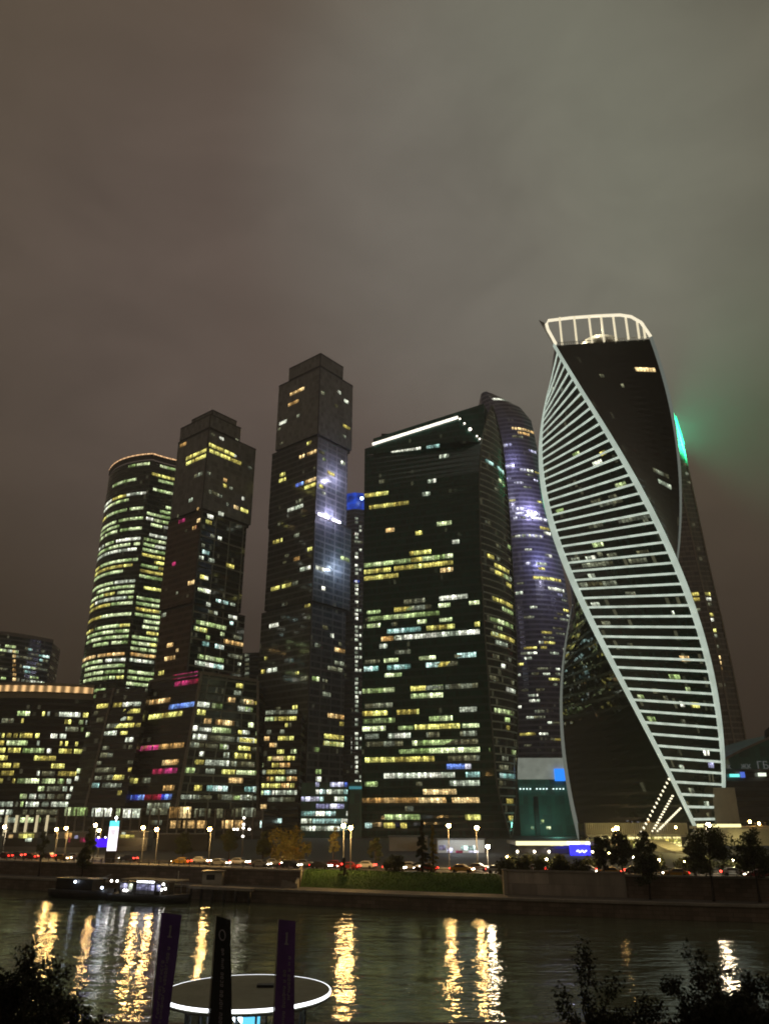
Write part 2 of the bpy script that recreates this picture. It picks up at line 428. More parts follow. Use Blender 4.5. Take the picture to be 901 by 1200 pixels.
# ------------------------------------------------------------------ stacked towers
def stacked(name, label, C, kl, kr, levels, mats, cat='skyscraper'):
    """levels: (z0, z1, push_left, push_right, push_front, matL, matR)"""
    (Lp, tl) = solve_k(C, DL, kl); (Rp, tr) = solve_k(C, DR, kr)
    root = thing(name, label, cat, (C[0], C[1], G)); org = (C[0], C[1], G)
    towers = []
    for (z0, z1, pl, pr, pf, mL, mR) in levels:
        A = (C[0]-(DL[0]+DR[0])*pf*0.5, C[1]-(DL[1]+DR[1])*pf*0.5)
        Lq = along(A, DL, tl+pl); Rq = along(A, DR, tr+pr)
        Bq = (Lq[0]+Rq[0]-A[0], Lq[1]+Rq[1]-A[1])
        towers.append((const([Lq, A, Rq, Bq]), z0, z1, mL, mR))
    return root, org, towers

def stack_tower(name, label, C, kl, kr, levels, fin):
    root, org, tw = stacked(name, label, C, kl, kr, levels, None)
    T = Tower.__new__(Tower); T.root, T.org, T.strips = root, org, []
    def sec(z):
        for (s_, z0, z1, mL, mR) in tw:
            if z0 <= z < z1: return s_(z)
        return tw[-1][0](z)
    T.sec = sec
    for (s_, z0, z1, mL, mR) in tw:
        mb = MB(); P = s_(0)
        for i in range(4):
            a, b = P[i], P[(i+1) % 4]; L = math.hypot(b[0]-a[0], b[1]-a[1])
            mb.face([(a[0], a[1], z0+1.8), (b[0], b[1], z0+1.8), (b[0], b[1], z1), (a[0], a[1], z1)], 0 if i in (0, 3) else 1,
                    [(0, z0+1.8), (L, z0+1.8), (L, z1), (0, z1)])
        mb.face([(p[0], p[1], z1-.01) for p in P], 2); mb.face([(p[0], p[1], z0+1.8) for p in P][::-1], 2)
        cx_, cy_ = sum(p[0] for p in P)/4, sum(p[1] for p in P)/4; I = [(cx_+(p[0]-cx_)*.95, cy_+(p[1]-cy_)*.95) for p in P]; gb = MB()
        for i in range(4): gb.face([(*I[i], z0-.4), (*I[(i+1) % 4], z0-.4), (*I[(i+1) % 4], z0+1.85), (*I[i], z0+1.85)])
        gb.build('shadow_gap', MD['dark'], root, org)  # dark inset band put in for the shadow line at the joint
        mb.build('tower_block', [mL, mR, MD['roofing']], root, org)
        # corner profile and parapet of the block
        tr = MB(); A = P[1]
        tr.box(A[0]-.35, A[0]+.35, A[1]-.35, A[1]+.35, z0+.3, z1+.5)
        for i in range(4):
            a, b = P[i], P[(i+1) % 4]
            tr.bar((a[0], a[1], z1+.35), (b[0], b[1], z1+.35), 0.5, 0.8)
        tr.build('parapet', MD['steel'], root, org)
    fin(T)
    T.finish()
    return T

def fin_spb(T):
    # double yellow band round the corner near the top
    T.px(0, 1, 219, 242.5, 533, 'yellow'); T.px(0, 1, 219, 242.5, 541, 'yellow')
    T.px(1, 2, 244.5, 275, 530, 'yellow'); T.px(1, 2, 244.5, 283, 538, 'yellow')
    T.px(0, 1, 211, 218, 524, 'orange')
    T.px(1, 2, 280, 300, 507, 'orange', h=4.5)
    for (x0, x1, y, c) in ((262, 266, 562, 'orange'), (262, 266, 568, 'yellow'), (245, 256, 577, 'dim'), (274, 280, 593, 'orange'), (282, 291, 597, 'yellow'),
                           (283, 286, 588, 'white'), (243, 250, 607, 'white'), (256, 262, 605, 'white'), (241, 248, 614, 'yellow'),
                           (237, 245, 650, 'teal'), (244, 251, 658, 'white'), (265, 274, 666, 'yellow'), (234, 243, 679, 'yellow'),
                           (233, 247, 693, 'white'), (242, 247, 707, 'white'), (230, 252, 729, 'green'), (230, 243, 735, 'yellow'), (249, 265, 737, 'green'),
                           (227, 233, 741, 'green'), (262, 286, 754, 'orange'), (237, 245, 757, 'teal'), (252, 262, 758, 'teal'), (228, 262, 783, 'white'), (250, 262, 783, 'teal'),
                           (270, 288, 768, 'dim'), (231, 262, 776, 'green'), (240, 251, 771, 'dim'), (256, 262, 763, 'white')):
        T.px(1, 2, x0, x1, y, c)
    for (x0, x1, y, c) in ((222, 226, 584, 'white'), (228, 237, 560, 'dim'), (210, 217, 610, 'red'), (226, 230, 620, 'orange'), (231, 237, 611, 'orange'),
                           (221, 231, 681, 'orange'), (196, 203, 758, 'orange'), (193, 205, 776, 'orange'), (202, 206, 665, 'red'), (190, 195, 720, 'dim'), (186, 192, 790, 'yellow')):
        T.px(0, 1, x0, x1, y, c)
    T.scatter(1, 2, 90, 140, 3.9, 0.16, (2, 7), ('green', 'white', 'dim', 'teal'), seed=4)
    T.scatter(1, 2, 140, 250, 3.9, 0.04, (1.6, 4), ('dim', 'white', 'dim'), seed=5)
    T.scatter(0, 1, 88, 190, 3.9, 0.025, (1.6, 4), ('orange', 'dim', 'red'), seed=6)

C_SPB = (-0.2545*437, 437.0)
stack_tower('stacked_block_tower', 'dark tower of stacked blocks with a double yellow window band near its stepped top', C_SPB, -0.298, -0.1865,
    [(80, 129, -1.0, 1.2, 0.8, F_SPB_L, F_SPB_R), (129, 187.5, 1.0, -2.4, 1.2, F_SPB_L, F_SPB_R),
     (187.5, 243, -0.6, 1.0, 2.6, F_TOP, F_TOP), (243, 253.5, -1.5, -13.0, 2.0, F_TOP, F_TOP), (253.5, 260, -11, -18, -7.0, F_TOP, F_TOP)], fin_spb)

def fin_mos(T):
    for (x0, x1, y, c) in ((341, 357, 457, 'orange'), (340, 352, 463, 'orange'), (338, 350, 472, 'orange'), (328, 336, 493, 'white'), (348, 351, 487, 'dim'),
                           (360, 365, 521, 'yellow'), (351, 357, 536, 'orange'), (360, 372, 533, 'orange'), (328, 334, 560, 'yellow'), (327, 335, 566, 'yellow'),
                           (347, 356, 566, 'blue'), (358, 371, 563, 'orange'), (357, 371, 571, 'yellow'), (347, 355, 586, 'dim'), (337, 355, 599, 'white'), (361, 366, 641, 'yellow'),
                           (320, 331, 636, 'yellow'), (344, 351, 657, 'orange'), (352, 364, 668, 'white'), (318, 328, 689, 'yellow'), (331, 341, 686, 'yellow'), (343, 349, 684, 'dim'),
                           (316, 326, 734, 'white'), (306, 311, 786, 'yellow'), (313, 325, 784, 'white'), (351, 363, 795, 'dim'), (326, 330, 617, 'dim'), (345, 351, 625, 'dim')):
        T.px(0, 1, x0, x1, y, c)
    for (x0, x1, y, c) in ((376, 380, 464, 'dim'), (396, 399, 463, 'white'), (403, 408, 472, 'white'), (392, 396, 477, 'dim'), (402, 410, 501, 'yellow'), (401, 405, 511, 'dim'),
                           (399, 404, 544, 'white'), (383, 392, 557, 'yellow'), (374, 379, 571, 'yellow'), (374, 380, 534, 'dim'), (399, 409, 655, 'green'), (370, 380, 669, 'white'),
                           (377, 381, 694, 'white'), (378, 384, 740, 'dim'), (387, 391, 749, 'white'), (392, 404, 764, 'orange'), (384, 401, 785, 'dim'), (392, 403, 775, 'dim'),
                           (369, 375, 760, 'dim'), (378, 388, 812, 'dim'), (366, 374, 795, 'green'), (384, 408, 843, 'orange'), (398, 408, 853, 'yellow'), (380, 408, 861, 'yellow'),
                           (380, 404, 869, 'green'), (379, 402, 876, 'yellow'), (369, 374, 880, 'green'), (370, 376, 907, 'green'), (370, 376, 916, 'white')):
        T.px(1, 2, x0, x1, y, c)
    T.scatter(0, 1, 60, 290, 3.9, 0.022, (1.6, 4), ('dim', 'yellow', 'dim'), seed=14)
    T.scatter(1, 2, 20, 240, 3.9, 0.03, (1.6, 4), ('dim', 'white', 'dim', 'green'), seed=15)

C_MOS = (-0.0968*445, 445.0)
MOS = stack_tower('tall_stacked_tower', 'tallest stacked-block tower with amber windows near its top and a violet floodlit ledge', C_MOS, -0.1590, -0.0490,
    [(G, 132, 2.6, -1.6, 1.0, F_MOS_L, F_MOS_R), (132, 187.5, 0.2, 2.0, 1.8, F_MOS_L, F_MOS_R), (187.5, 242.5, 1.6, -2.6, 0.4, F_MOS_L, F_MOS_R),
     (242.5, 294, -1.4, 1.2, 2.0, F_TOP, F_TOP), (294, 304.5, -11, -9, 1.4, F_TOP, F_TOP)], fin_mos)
mb = MB()
P0 = MOS.sec(180)
a, b = Vector((*P0[1], 189.0)), Vector((*P0[2], 189.0)); dr = (b-a).normalized(); nr = Vector((dr.y, -dr.x, 0))
for f in (0.12, 0.3, 0.5, 0.62):
    c = a + (b-a)*f + nr*0.6
    mb.box(-1.6, 1.6, -0.25, 0.25, -0.5, 0.9, 0, Matrix.Translation(c) @ Matrix.Rotation(math.atan2(dr.y, dr.x), 4, 'Z'))
MOS.part(mb, 'floodlight', glow('violet_floodlight', (0.80, 0.76, 1.0), 7.0))

def lamp(name, loc, col, power, parent=None, size=0.5, org=(0, 0, 0)):
    d = bpy.data.lights.new(name, 'POINT'); d.color = col; d.energy = power; d.shadow_soft_size = size
    o = bpy.data.objects.new(name, d); COL.objects.link(o)
    o.location = Vector(loc) - Vector(org)
    if parent is not None: o.parent = parent
    return o
lamp('flood_fill_lamp', a + (b-a)*0.4 + nr*4.5 + Vector((0, 0, 3)), (0.74, 0.68, 1.0), 7000, MOS.root, .2, MOS.org)
lamp('flood_fill_lamp', a + (b-a)*0.5 + nr*7 + Vector((0, 0, 30)), (0.74, 0.70, 1.0), 6500, MOS.root, .2, MOS.org)  # extra lamp hung off the facade to raise its sheen
lamp('flood_fill_lamp', a + (b-a)*0.6 + nr*7 + Vector((0, 0, -30)), (0.66, 0.80, 1.0), 4500, MOS.root, .2, MOS.org)  # second added lamp, lower down, for the same sheen

# ------------------------------------------------------------------ podium of the stacked towers
def lerp(a, b, t): return a+(b-a)*t
POD = [((kx(177, 792), kx(144, 925)), 447, 436), ((kx(236, 795), kx(205, 935)), 419, 404), ((kx(301, 811), kx(304, 944)), 446, 434)]
def sec_pod(z):
    t = max(0, min(1, (z-G)/(86-G))); P = []
    for (kt, kb), dt, db in POD:
        k = lerp(kb, kt, t); d = lerp(db, dt, t); P.append((k*d, d))
    P += [(P[2][0]+2, 500.0), (P[0][0]-6, 500.0)]
    return P
T = Tower('slanted_podium', 'leaning glass podium with red and violet lights under the tower of stacked blocks', 'building', (-100, 430), sec_pod, [G, 15.5, 30, 50, 86], [F_PODL, F_POD],
          [(1, 2, 1)])
for (x0, x1, y, c) in ((202, 231, 797, 'red'), (205, 234, 803, 'red'), (173, 200, 819, 'orange'), (175, 213, 839, 'yellow'), (198, 228, 831, 'blue'), (155, 215, 877, 'orange'), (158, 185, 882, 'red'),
                       (180, 209, 900, 'red'), (190, 209, 897, 'orange'), (150, 161, 918, 'yellow'), (168, 176, 918, 'dim'), (192, 205, 920, 'orange'),
                       (143, 190, 932, 'red'), (190, 202, 931, 'blue'), (150, 170, 931, 'blue')):
    T.px(0, 1, x0, x1, y, c, 4.2)
for (x0, x1, y, c) in ((268, 276, 817, 'orange'), (286, 297, 820, 'orange'), (229, 245, 829, 'white'), (248, 260, 832, 'green'), (279, 294, 830, 'white'), (230, 240, 840, 'yellow'), (240, 248, 842, 'orange'), (253, 275, 844, 'orange'),
                       (287, 296, 836, 'green'), (291, 297, 848, 'green'), (227, 232, 851, 'white'), (249, 271, 855, 'green'), (278, 298, 865, 'white'), (225, 242, 867, 'white'), (258, 266, 872, 'green'), (244, 275, 862, 'dim'),
                       (275, 294, 883, 'yellow'), (222, 232, 875, 'dim'), (262, 268, 890, 'white'), (275, 297, 893, 'dim'), (217, 229, 899, 'green'), (240, 268, 900, 'white'), (270, 298, 901, 'dim'),
                       (268, 285, 912, 'orange'), (243, 267, 921, 'teal'), (287, 300, 922, 'teal'), (227, 236, 929, 'yellow'), (255, 294, 939, 'dim')):
    T.px(1, 2, x0, x1, y, c, 4.2)
T.scatter(1, 2, 20, 80, 4.2, 0.42, (2, 8), ('dim', 'green', 'green', 'white', 'dim', 'yellow'), seed=21)
for i in (0, 1, 2):
    mb = MB(); zr = [G, 15.5, 30, 50, 86.4]
    for za, zb in zip(zr[:-1], zr[1:]): mb.bar((*sec_pod(za)[i], za), (*sec_pod(zb)[i], zb), 1.3)
    T.part(mb, 'corner_rib', MD['concrete'])
mb = MB()
for i in (0, 1): mb.bar((*sec_pod(86)[i], 86.6), (*sec_pod(86)[i+1], 86.6), 1.0, 1.6)
T.part(mb, 'parapet', MD['concrete'])
for (x0, x1, y, c) in ((143, 165, 952, 'white'), (172, 198, 950, 'dim')): T.px(0, 1, x0, x1, y, c, 4.2)
T.finish()

# wide base hall at street level, amber lit
X0, X1, Yb = kx(60, 960)*392, kx(308, 960)*392, 392
T = Tower('street_level_hall', 'long low hall with amber lit shopfronts along the foot of the leaning podium', 'building', ((X0+X1)/2, Yb), const([(X0, Yb+8), (X1, Yb), (X1+3, 425), (X0, 425)]), [G, 17.8], [F_PODL])
for (x0, x1, y, c, h) in ((76, 103, 951, 'green', 3.8), (108, 131, 952, 'white', 3.8), (136, 141, 952, 'green', 3.5), (144, 165, 953, 'white', 4), (172, 197, 951, 'dim', 3), (199, 224, 952, 'orange', 5.0), (234, 243, 952, 'dim', 3.5), (252, 262, 953, 'dim', 4), (272, 300, 952, 'dim', 4),
                          (200, 212, 966, 'orange', 3.4), (215, 242, 966, 'orange', 3.4), (260, 285, 966, 'orange', 3.6), (228, 232, 953, 'dim', 4), (305, 307, 966, 'teal', 3), (176, 190, 964, 'dim', 2), (244, 247, 953, 'dim', 4)):
    f0, z = T.find(0, 1, x0, y); f1, _ = T.find(0, 1, x1, y)
    T.add(0, 1, min(f0, f1), max(f0, f1), z-h/2, h, c)
mb = MB()
for f in [i/22 for i in range(23)]:
    p = T.S(0, 1, f, 10); mb.box(p.x-.35, p.x+.35, p.y-.7, p.y-.2, G, 17.6)
T.part(mb, 'facade_columns', MD['concrete'])
T.finish()

# ------------------------------------------------------------------ leaning wing left of the podium
W = [((kx(114, 812), kx(75, 955)), 452, 440), ((kx(134, 807), kx(98, 937)), 446, 430), ((kx(176, 797), kx(142, 955)), 438, 424)]
def sec_w(z):
    t = max(0, min(1, (z-G)/(82-G))); P = []
    for (kt, kb), dt, db in W:
        k = lerp(kb, kt, t); d = lerp(db, dt, t); P.append((k*d, d))
    return P + [(P[2][0]+2, 500.0), (P[0][0]-4, 500.0)]
T = Tower('leaning_glass_wing', 'dark leaning wing with a pale corner rib between the low arc building and the podium', 'building', (-165, 445), sec_w, [G, 30, 55, 82], [F_PODL, F_LOW], [(1, 2, 1)])
for (x0, x1, y, c) in ((133, 143, 827, 'yellow'), (144, 165, 827, 'white'), (144, 164, 838, 'yellow'), (135, 158, 848, 'yellow'), (127, 136, 864, 'white'), (148, 157, 865, 'white'), (125, 140, 853, 'dim'),
                       (132, 146, 912, 'yellow'), (110, 135, 905, 'dim'), (108, 116, 922, 'teal'), (120, 130, 922, 'dim'), (115, 135, 904, 'dim'), (122, 133, 914, 'dim'), (118, 128, 884, 'dim')):
    T.px(1, 2, x0, x1, y, c)
for (x0, x1, y, c) in ((114, 127, 828, 'yellow'), (110, 114, 839, 'dim'), (113, 121, 846, 'dim'), (100, 104, 866, 'green'), (90, 94, 904, 'green'), (88, 92, 914, 'white')): T.px(0, 1, x0, x1, y, c)
T.scatter(1, 2, 20, 80, 3.9, 0.2, (2, 5), ('dim', 'white', 'dim', 'yellow'), seed=31)
mb = MB(); mb.bar((*sec_w(G)[1], G), (*sec_w(82)[1], 82.5), 1.1); T.part(mb, 'corner_rib', MD['concrete'])
T.finish()

# ------------------------------------------------------------------ rounded tower
def arc(A, B, bulge, n):
    """points from A to B bowing by bulge towards the camera side"""
    out = []; dx, dy = B[0]-A[0], B[1]-A[1]; L = math.hypot(dx, dy); nx, ny = dy/L, -dx/L
    for i in range(n+1):
        t = i/n; s = 4*t*(1-t)*bulge; out.append((A[0]+dx*t+nx*s, A[1]+dy*t+ny*s))
    return out
NA, NC, NB = (-0.3912*551, 551.0), (-0.3325*521, 521.0), (-0.278*537, 537.0)
nl = arc(NA, NC, 7.0, 12); nrr = arc(NC, NB, -1.5, 6)
plan = nl + nrr[1:] + [(NB[0], 570.0), (NA[0]+8, 575.0)]
T = Tower('rounded_office_tower', 'rounded tower with nearly every floor lit and an amber rim on its crown', 'skyscraper', (-180, 535), const(plan), [G, 130, 262], [F_NAB])
mb = MB()
for i in range(len(nl)+len(nrr)-2):
    a, b = plan[i], plan[i+1]
    if i != 12-1 or True: mb.bar((a[0], a[1]-.3, 264.5), (b[0], b[1]-.3, 264.5), 0.7, 3.6)
T.part(mb, 'crown_screen', facade('crown_panels', (0.05, 0.045, 0.04), (0.06, 0.05, 0.04), (0.1, 0.09, 0.08), rough=0.4, dim=2.0))
mb = MB()
for i in range(len(nl)+len(nrr)-2):
    a, b = plan[i], plan[i+1]
    mb.bar((a[0], a[1]-.5, 266.9), (b[0], b[1]-.5, 266.9), 0.9, 1.2)
T.part(mb, 'crown_light', litwin('amber_rim', (1.0, 0.5, 0.2), (1.0, 0.66, 0.35), 2.4, 3.0, 0.4))
R = random.Random(3)
for n in range(22, 66):
    z = n*3.95+1.4
    d = 0.93 if z < 190 else (0.8 if z < 215 else 0.5)
    if n in (29,): c1 = 'orange'; d = 1.0
    elif n in (45, 46, 47) : c1 = 'yellow'
    else: c1 = None
    for (i0, i1) in ((0, 12), (12, 18)):
        if R.random() > d and n != 29: continue
        f = 0.03 if R.random() < .7 else R.uniform(.05, .4)
        end = 0.97 if R.random() < .75 else R.uniform(.6, .95)
        while f < end:
            w = R.choice((.2, .3, .45, .6, .9)); c = c1 or R.choice(('band', 'band', 'band', 'band', 'green', 'white', 'yellow'))
            if c1 == 'yellow': c = R.choice(('yellow', 'band', 'yellow'))
            if R.random() < .88: T.add(i0, i1, f, min(f+w, end), z, 2.1, c)
            f += w + (R.choice((0, .02, .05)))
T.finish()

# low arc building at the left, amber cornice
BA, BB = (kx(-120, 950)*470, 478.0), (kx(92, 950)*462, 462.0)
bl = arc(BA, BB, 17.0, 14); plan = bl + [(BB[0]+1, 500.0), (BA[0], 520.0)]
T = Tower('low_arc_building', 'broad low office block with a gently curved amber lit cornice at the left edge', 'building', ((BA[0]+BB[0])/2, 470), const(plan), [G, 78], [F_LOW])
T.wall.data.update()
fl = [(820, 0), (833, 1), (841, 2), (851, 3), (861, 4), (869, 5), (878, 6), (888, 7), (898, 8), (907, 9), (916, 10), (926, 11), (936, 12), (945, 13), (954, 14)]
dens = {0: .5, 1: .42, 2: .5, 3: .9, 4: .55, 5: .85, 6: .3, 7: .22, 8: .45, 9: .5, 10: .45, 11: .6, 12: .5, 13: .5, 14: .6}
for n in range(15):
    z = 68 - n*4.05; f = 0.35
    while f < 0.985:
        w = R.choice((.012, .02, .03, .06, .1))
        if R.random() < dens[n]*1.05:
            c = R.choice(('green', 'yellow', 'yellow', 'white', 'dim', 'yellow')) if n < 10 else R.choice(('white', 'white', 'dim', 'green'))
            T.add(0, 14, f, min(.985, f+w), z, 2.5, c)
        f += w + .012
mb = MB(); mc = MB()
for i in range(14):
    a, b = bl[i], bl[i+1]
    mb.bar((a[0], a[1]-.2, 80.0), (b[0], b[1]-.2, 80.0), 2.0, 4.2)
    mc.bar((a[0], a[1]-.9, 83.9), (b[0], b[1]-.9, 83.9), 2.6, 5.2)
T.part(mb, 'cornice_band', MD['pale'])
tt = NT('amber_cornice'); uvn = tt.n('ShaderNodeTexCoord'); sx = tt.n('ShaderNodeSeparateXYZ'); tt.l(uvn.outputs['Object'], sx.inputs[0])
fr = tt.math('FRACT', tt.math('DIVIDE', sx.outputs[0], 4.7)); sw = tt.math('ABSOLUTE', tt.math('SUBTRACT', fr, 0.5))
tt.bsdf((0.4, 0.3, 0.2), 0.6, em=(1.0, 0.60, 0.25), est=tt.math('ADD', 0.22, tt.math('MULTIPLY', tt.ramp(sw, 0.40, 0.02), 1.0)))  # scallops of cornice light painted as repeating emission
tt.mat.cycles.emission_sampling = 'NONE'
mce = T.part(mc, 'lit_cornice', MD['pale'])
mw = MB()
for i in range(14):
    a, b = bl[i], bl[i+1]
    mw.bar((a[0], a[1]-2.3, 83.2), (b[0], b[1]-2.3, 83.0), 0.25, 3.4)
T.part(mw, 'cornice_light', tt.mat)
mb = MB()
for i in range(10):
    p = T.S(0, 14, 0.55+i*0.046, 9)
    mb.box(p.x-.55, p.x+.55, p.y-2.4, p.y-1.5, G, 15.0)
T.part(mb, 'lit_columns', glow('column_wash', (1.0, 0.85, 0.5), 0.7, False))  # columns glow in place of the lamps washing them
T.finish()

# rounded dark tower beyond it
FA, FB = (kx(-80, 800)*690, 690.0), (kx(55, 800)*690, 690.0)
fl_ = arc(FA, FB, 40.0, 16); plan = fl_ + [(FB[0]-5, 720.0), (FA[0], 730.0)]
T = Tower('distant_round_tower', 'dark rounded tower with a grey rim showing behind the low arc building', 'skyscraper', ((FA[0]+FB[0])/2, 690), const(plan), [G, zat(742, 650)], [facade('round_tower_glass', (0.04, 0.06, 0.05), (0.14, 0.17, 0.15), (0.06, 0.07, 0.065), fh=3.9, mw=1.8, sp=0.35, rough=0.15, dim=0.9, dimst=.2)])
ztop = zat(742, 650)
mb = MB()
for i in range(16):
    a, b = fl_[i], fl_[i+1]; mb.bar((a[0], a[1], ztop+1.5), (b[0], b[1], ztop+1.5), 1.0, 3.0)
T.part(mb, 'rim', MD['concrete'])
T.scatter(0, 16, 90, ztop-6, 3.9, 0.30, (2, 9), ('dim', 'dim', 'green', 'dim', 'teal'), 0.4, 0.99, seed=41)
for y in (762, 768, 774, 780, 786, 792, 798): T.px(0, 16, 15, 19, y, 'orange')
T.px(0, 16, 2, 22, 765, 'white'); T.px(0, 16, 36, 42, 797, 'white'); T.px(0, 16, 43, 52, 800, 'white')
T.finish()

# slim grey tower peeping between the two stacked ones
x0, x1 = kx(281, 900)*660, kx(297, 900)*660
T = Tower('distant_slab_tower', 'thin pale slab tower glimpsed in the gap between the two stacked towers', 'skyscraper', ((x0+x1)/2, 660), const([(x0-8, 662), (x1, 658), (x1+2, 690), (x0-8, 690)]), [G, zat(765, 660)], [F_FAR])
for i, y in enumerate(range(768, 806, 6)): T.px(0, 1, 287, 292, y, 'dim')
T.finish()

# blue topped tower behind
c0 = kx(406, 700)*690; c1 = kx(428, 700)*690
ztop = zat(578, 690)
T = Tower('blue_topped_tower', 'slender tower with a bright blue lit top seen between two darker towers', 'skyscraper', ((c0+c1)/2, 700), const([(c0-22, 700), (c0+6.5, 688), (c1+22, 698), (c1+10, 735), (c0-12, 735)]), [G, ztop-17], [F_FAR])
mb = MB(); pl = T.sec(0)
BCM = NT('blue_crown_light'); n_ = BCM.noise(BCM.n('ShaderNodeTexCoord').outputs['Object'], .18, 4, .6)
BCM.bsdf((.02, .03, .08), .3, em=(.02, .10, .85), est=BCM.math('ADD', .12, BCM.math('MULTIPLY', BCM.ramp(n_, .3, .75), .75)))
for i in range(5):
    a, b = pl[i], pl[(i+1) % 5]
    mb.face([(a[0], a[1], ztop-17), (b[0], b[1], ztop-17), (b[0], b[1], ztop), (a[0], a[1], ztop)], 0)
mb.face([(p[0], p[1], ztop) for p in pl], 1)
T.part(mb, 'blue_crown', [BCM.mat, MD['roofing']])
mb = MB(); mb.ball(at(424, 584, 683), 1.6); T.part(mb, 'beacon', glow('blue_beacon', (0.5, 0.7, 1.0), 12))
for y in range(608, 915, 6):
    if R.random() < .85: T.px(1, 2, 416, 419.5, y, 'white')
    if R.random() < .5: T.px(1, 2, 409, 412, y, 'white' if y > 720 else 'dim')
    if R.random() < .35: T.px(1, 2, 421, 423.5, y+2, 'white')
T.px(1, 2, 409, 421, 681, 'blue'); T.px(1, 2, 411, 424, 636, 'dim')
T.finish()

# ------------------------------------------------------------------ dark slab tower with bowed side
IB, IF, IL = (0.1315*395, 395.0), (-2.8, 1.0), (0.755, 1.0)
IA, _ = solve_k(IB, IF, -0.0285)
LK = [(G, .1495), (14, .1440), (27, .1362), (70, .1326), (106, .1304), (151, .1300), (195, .1335), (221, .1409), (238, .150), (246, .1566)]
RK = [(G, .1505), (14, .156), (24, .1592), (59, .1663), (100, .1712), (120, .1716), (166, .1726), (195, .1720), (222, .1700), (240, .163), (247, .1572)]
def interp(T_, z):
    if z <= T_[0][0]: return T_[0][1]
    for (a, ka), (b, kb) in zip(T_[:-1], T_[1:]):
        if z <= b:
            t = (z-a)/(b-a); return ka+(kb-ka)*t
    return T_[-1][1]
def smooth_k(T_, z): return sum(interp(T_, z+d) for d in (-6, -3, 0, 3, 6))/5 if T_[0][0]+6 < z < T_[-1][0]-6 else interp(T_, z)
def lensL(z): return solve_k(IB, IL, smooth_k(LK, z))[0]
def lensR(z): return solve_k(IB, IL, smooth_k(RK, z))[0]
TOPZ = 216.0
def sec_imp(z):
    zz = min(z, TOPZ); Lp, Rp = lensL(zz), lensR(zz)
    return [IA, Lp, Rp, (Rp[0]+4, 462.0), (IA[0]+16, 470.0)]
T = Tower('dark_slab_tower', 'broad dark slab tower with a white lit sloping parapet and rows of lit offices', 'skyscraper', (22, 425), sec_imp, [G]+[6+3*i for i in range(71)], [F_IMP, F_IMP], None, roof=False)
IMP = T
# sloping top of the front face
MP, _ = solve_k(IB, IF, 0.1082)
LT = lensL(TOPZ); zA, zM, zL = 220.5, 230.0, 216.0
mb = MB()
mb.face([(*IA, 216), (*MP, 216), (*MP, zM), (*IA, zA)], 0, [(0, 216), (60, 216), (60, zM), (0, zA)])
mb.face([(*MP, 216), (*LT, 216), (*LT, zL+.02), (*MP, zM)], 0, [(60, 216), (70, 216), (70, zL), (60, zM)])
back = [(IA[0]+2, IA[1]+7), (MP[0]+2, MP[1]+7)]
mb.face([(*IA, zA), (*MP, zM), (*back[1], zM), (*back[0], zA)], 1)
mb.face([(*MP, zM), (*LT, zL), (LT[0]+5, LT[1]+9, zL), (*back[1], zM)], 1)
T.part(mb, 'front_parapet', [F_IMP, MD['roofing']])
# recessed upper volume with the sloped roof
ul, ur = (IA[0]+5, IA[1]+6.0), (lensL(228)[0]+1.0, lensL(228)[1]+2.0)
zl_, zr_ = zat(514, ul[1]), zat(473, ur[1])
ub = [(ul[0]+12, 466.0), (lensR(200)[0], 458.0)]
mb = MB()
mb.face([(*ul, 214), (*ur, 214), (*ur, zr_), (*ul, zl_)], 0, [(0, 214), (60, 214), (60, zr_), (0, zl_)])
rr = (lensR(205)[0]-1, lensR(205)[1]+2)
mb.face([(*ur, 214), (*rr, 214), (*rr, 232), (*ur, zr_)], 0); mb.face([(*rr, 214), (*ub[1], 214), (*ub[1], 236), (*rr, 232)], 0)
mb.face([(*ul, 214), (*ub[0], 214), (*ub[0], zl_), (*ul, zl_)], 0); mb.face([(*ub[0], 214), (*ub[1], 214), (*ub[1], 236), (*ub[0], zl_)], 0)
mb.face([(*ul, zl_), (*ur, zr_), (*ub[1], 236), (*ub[0], zl_)], 1); mb.face([(*ur, zr_), (*rr, 232), (*ub[1], 236)], 1)
T.part(mb, 'upper_volume', [F_IMP, MD['roofing']])
mb = MB(); mb.box(ul[0]+5, ul[0]+13, ul[1]+4, ul[1]+10, zl_-1, zl_+5.5); T.part(mb, 'roof_plant_room', MD['roofing'])
# parapet light
tl = NT('parapet_led'); n_ = tl.noise(tl.n('ShaderNodeTexCoord').outputs['Object'], 0.5, 2)
tl.bsdf((0.5, 0.5, 0.5), 0.5, em=(1.0, 0.93, 0.78), est=tl.math('ADD', 1.0, tl.math('MULTIPLY', n_, 2.2)))
mb = MB()
q0 = Vector((*IA, zA)).lerp(Vector((*MP, zM)), 0.09); q1 = Vector((*MP, zM)); off = Vector((-.35, -1.0, 0))
mb.bar(q0+off*.7+Vector((0, 0, 1.0)), q1+off*.7+Vector((0, 0, 1.0)), 0.5, 1.6)
T.part(mb, 'parapet_light', tl.mat)
mb = MB(); q2 = Vector((*LT, zL))
for f in (0.05, 0.25, 0.5, 0.8, 0.92):
    c = q1.lerp(q2, f)+Vector((.2, -.9, .6)); mb.ball(c, 0.5 if f != .5 else .9)
T.part(mb, 'edge_lights', glow('edge_lights', (1.0, 0.92, 0.75), 5.0))
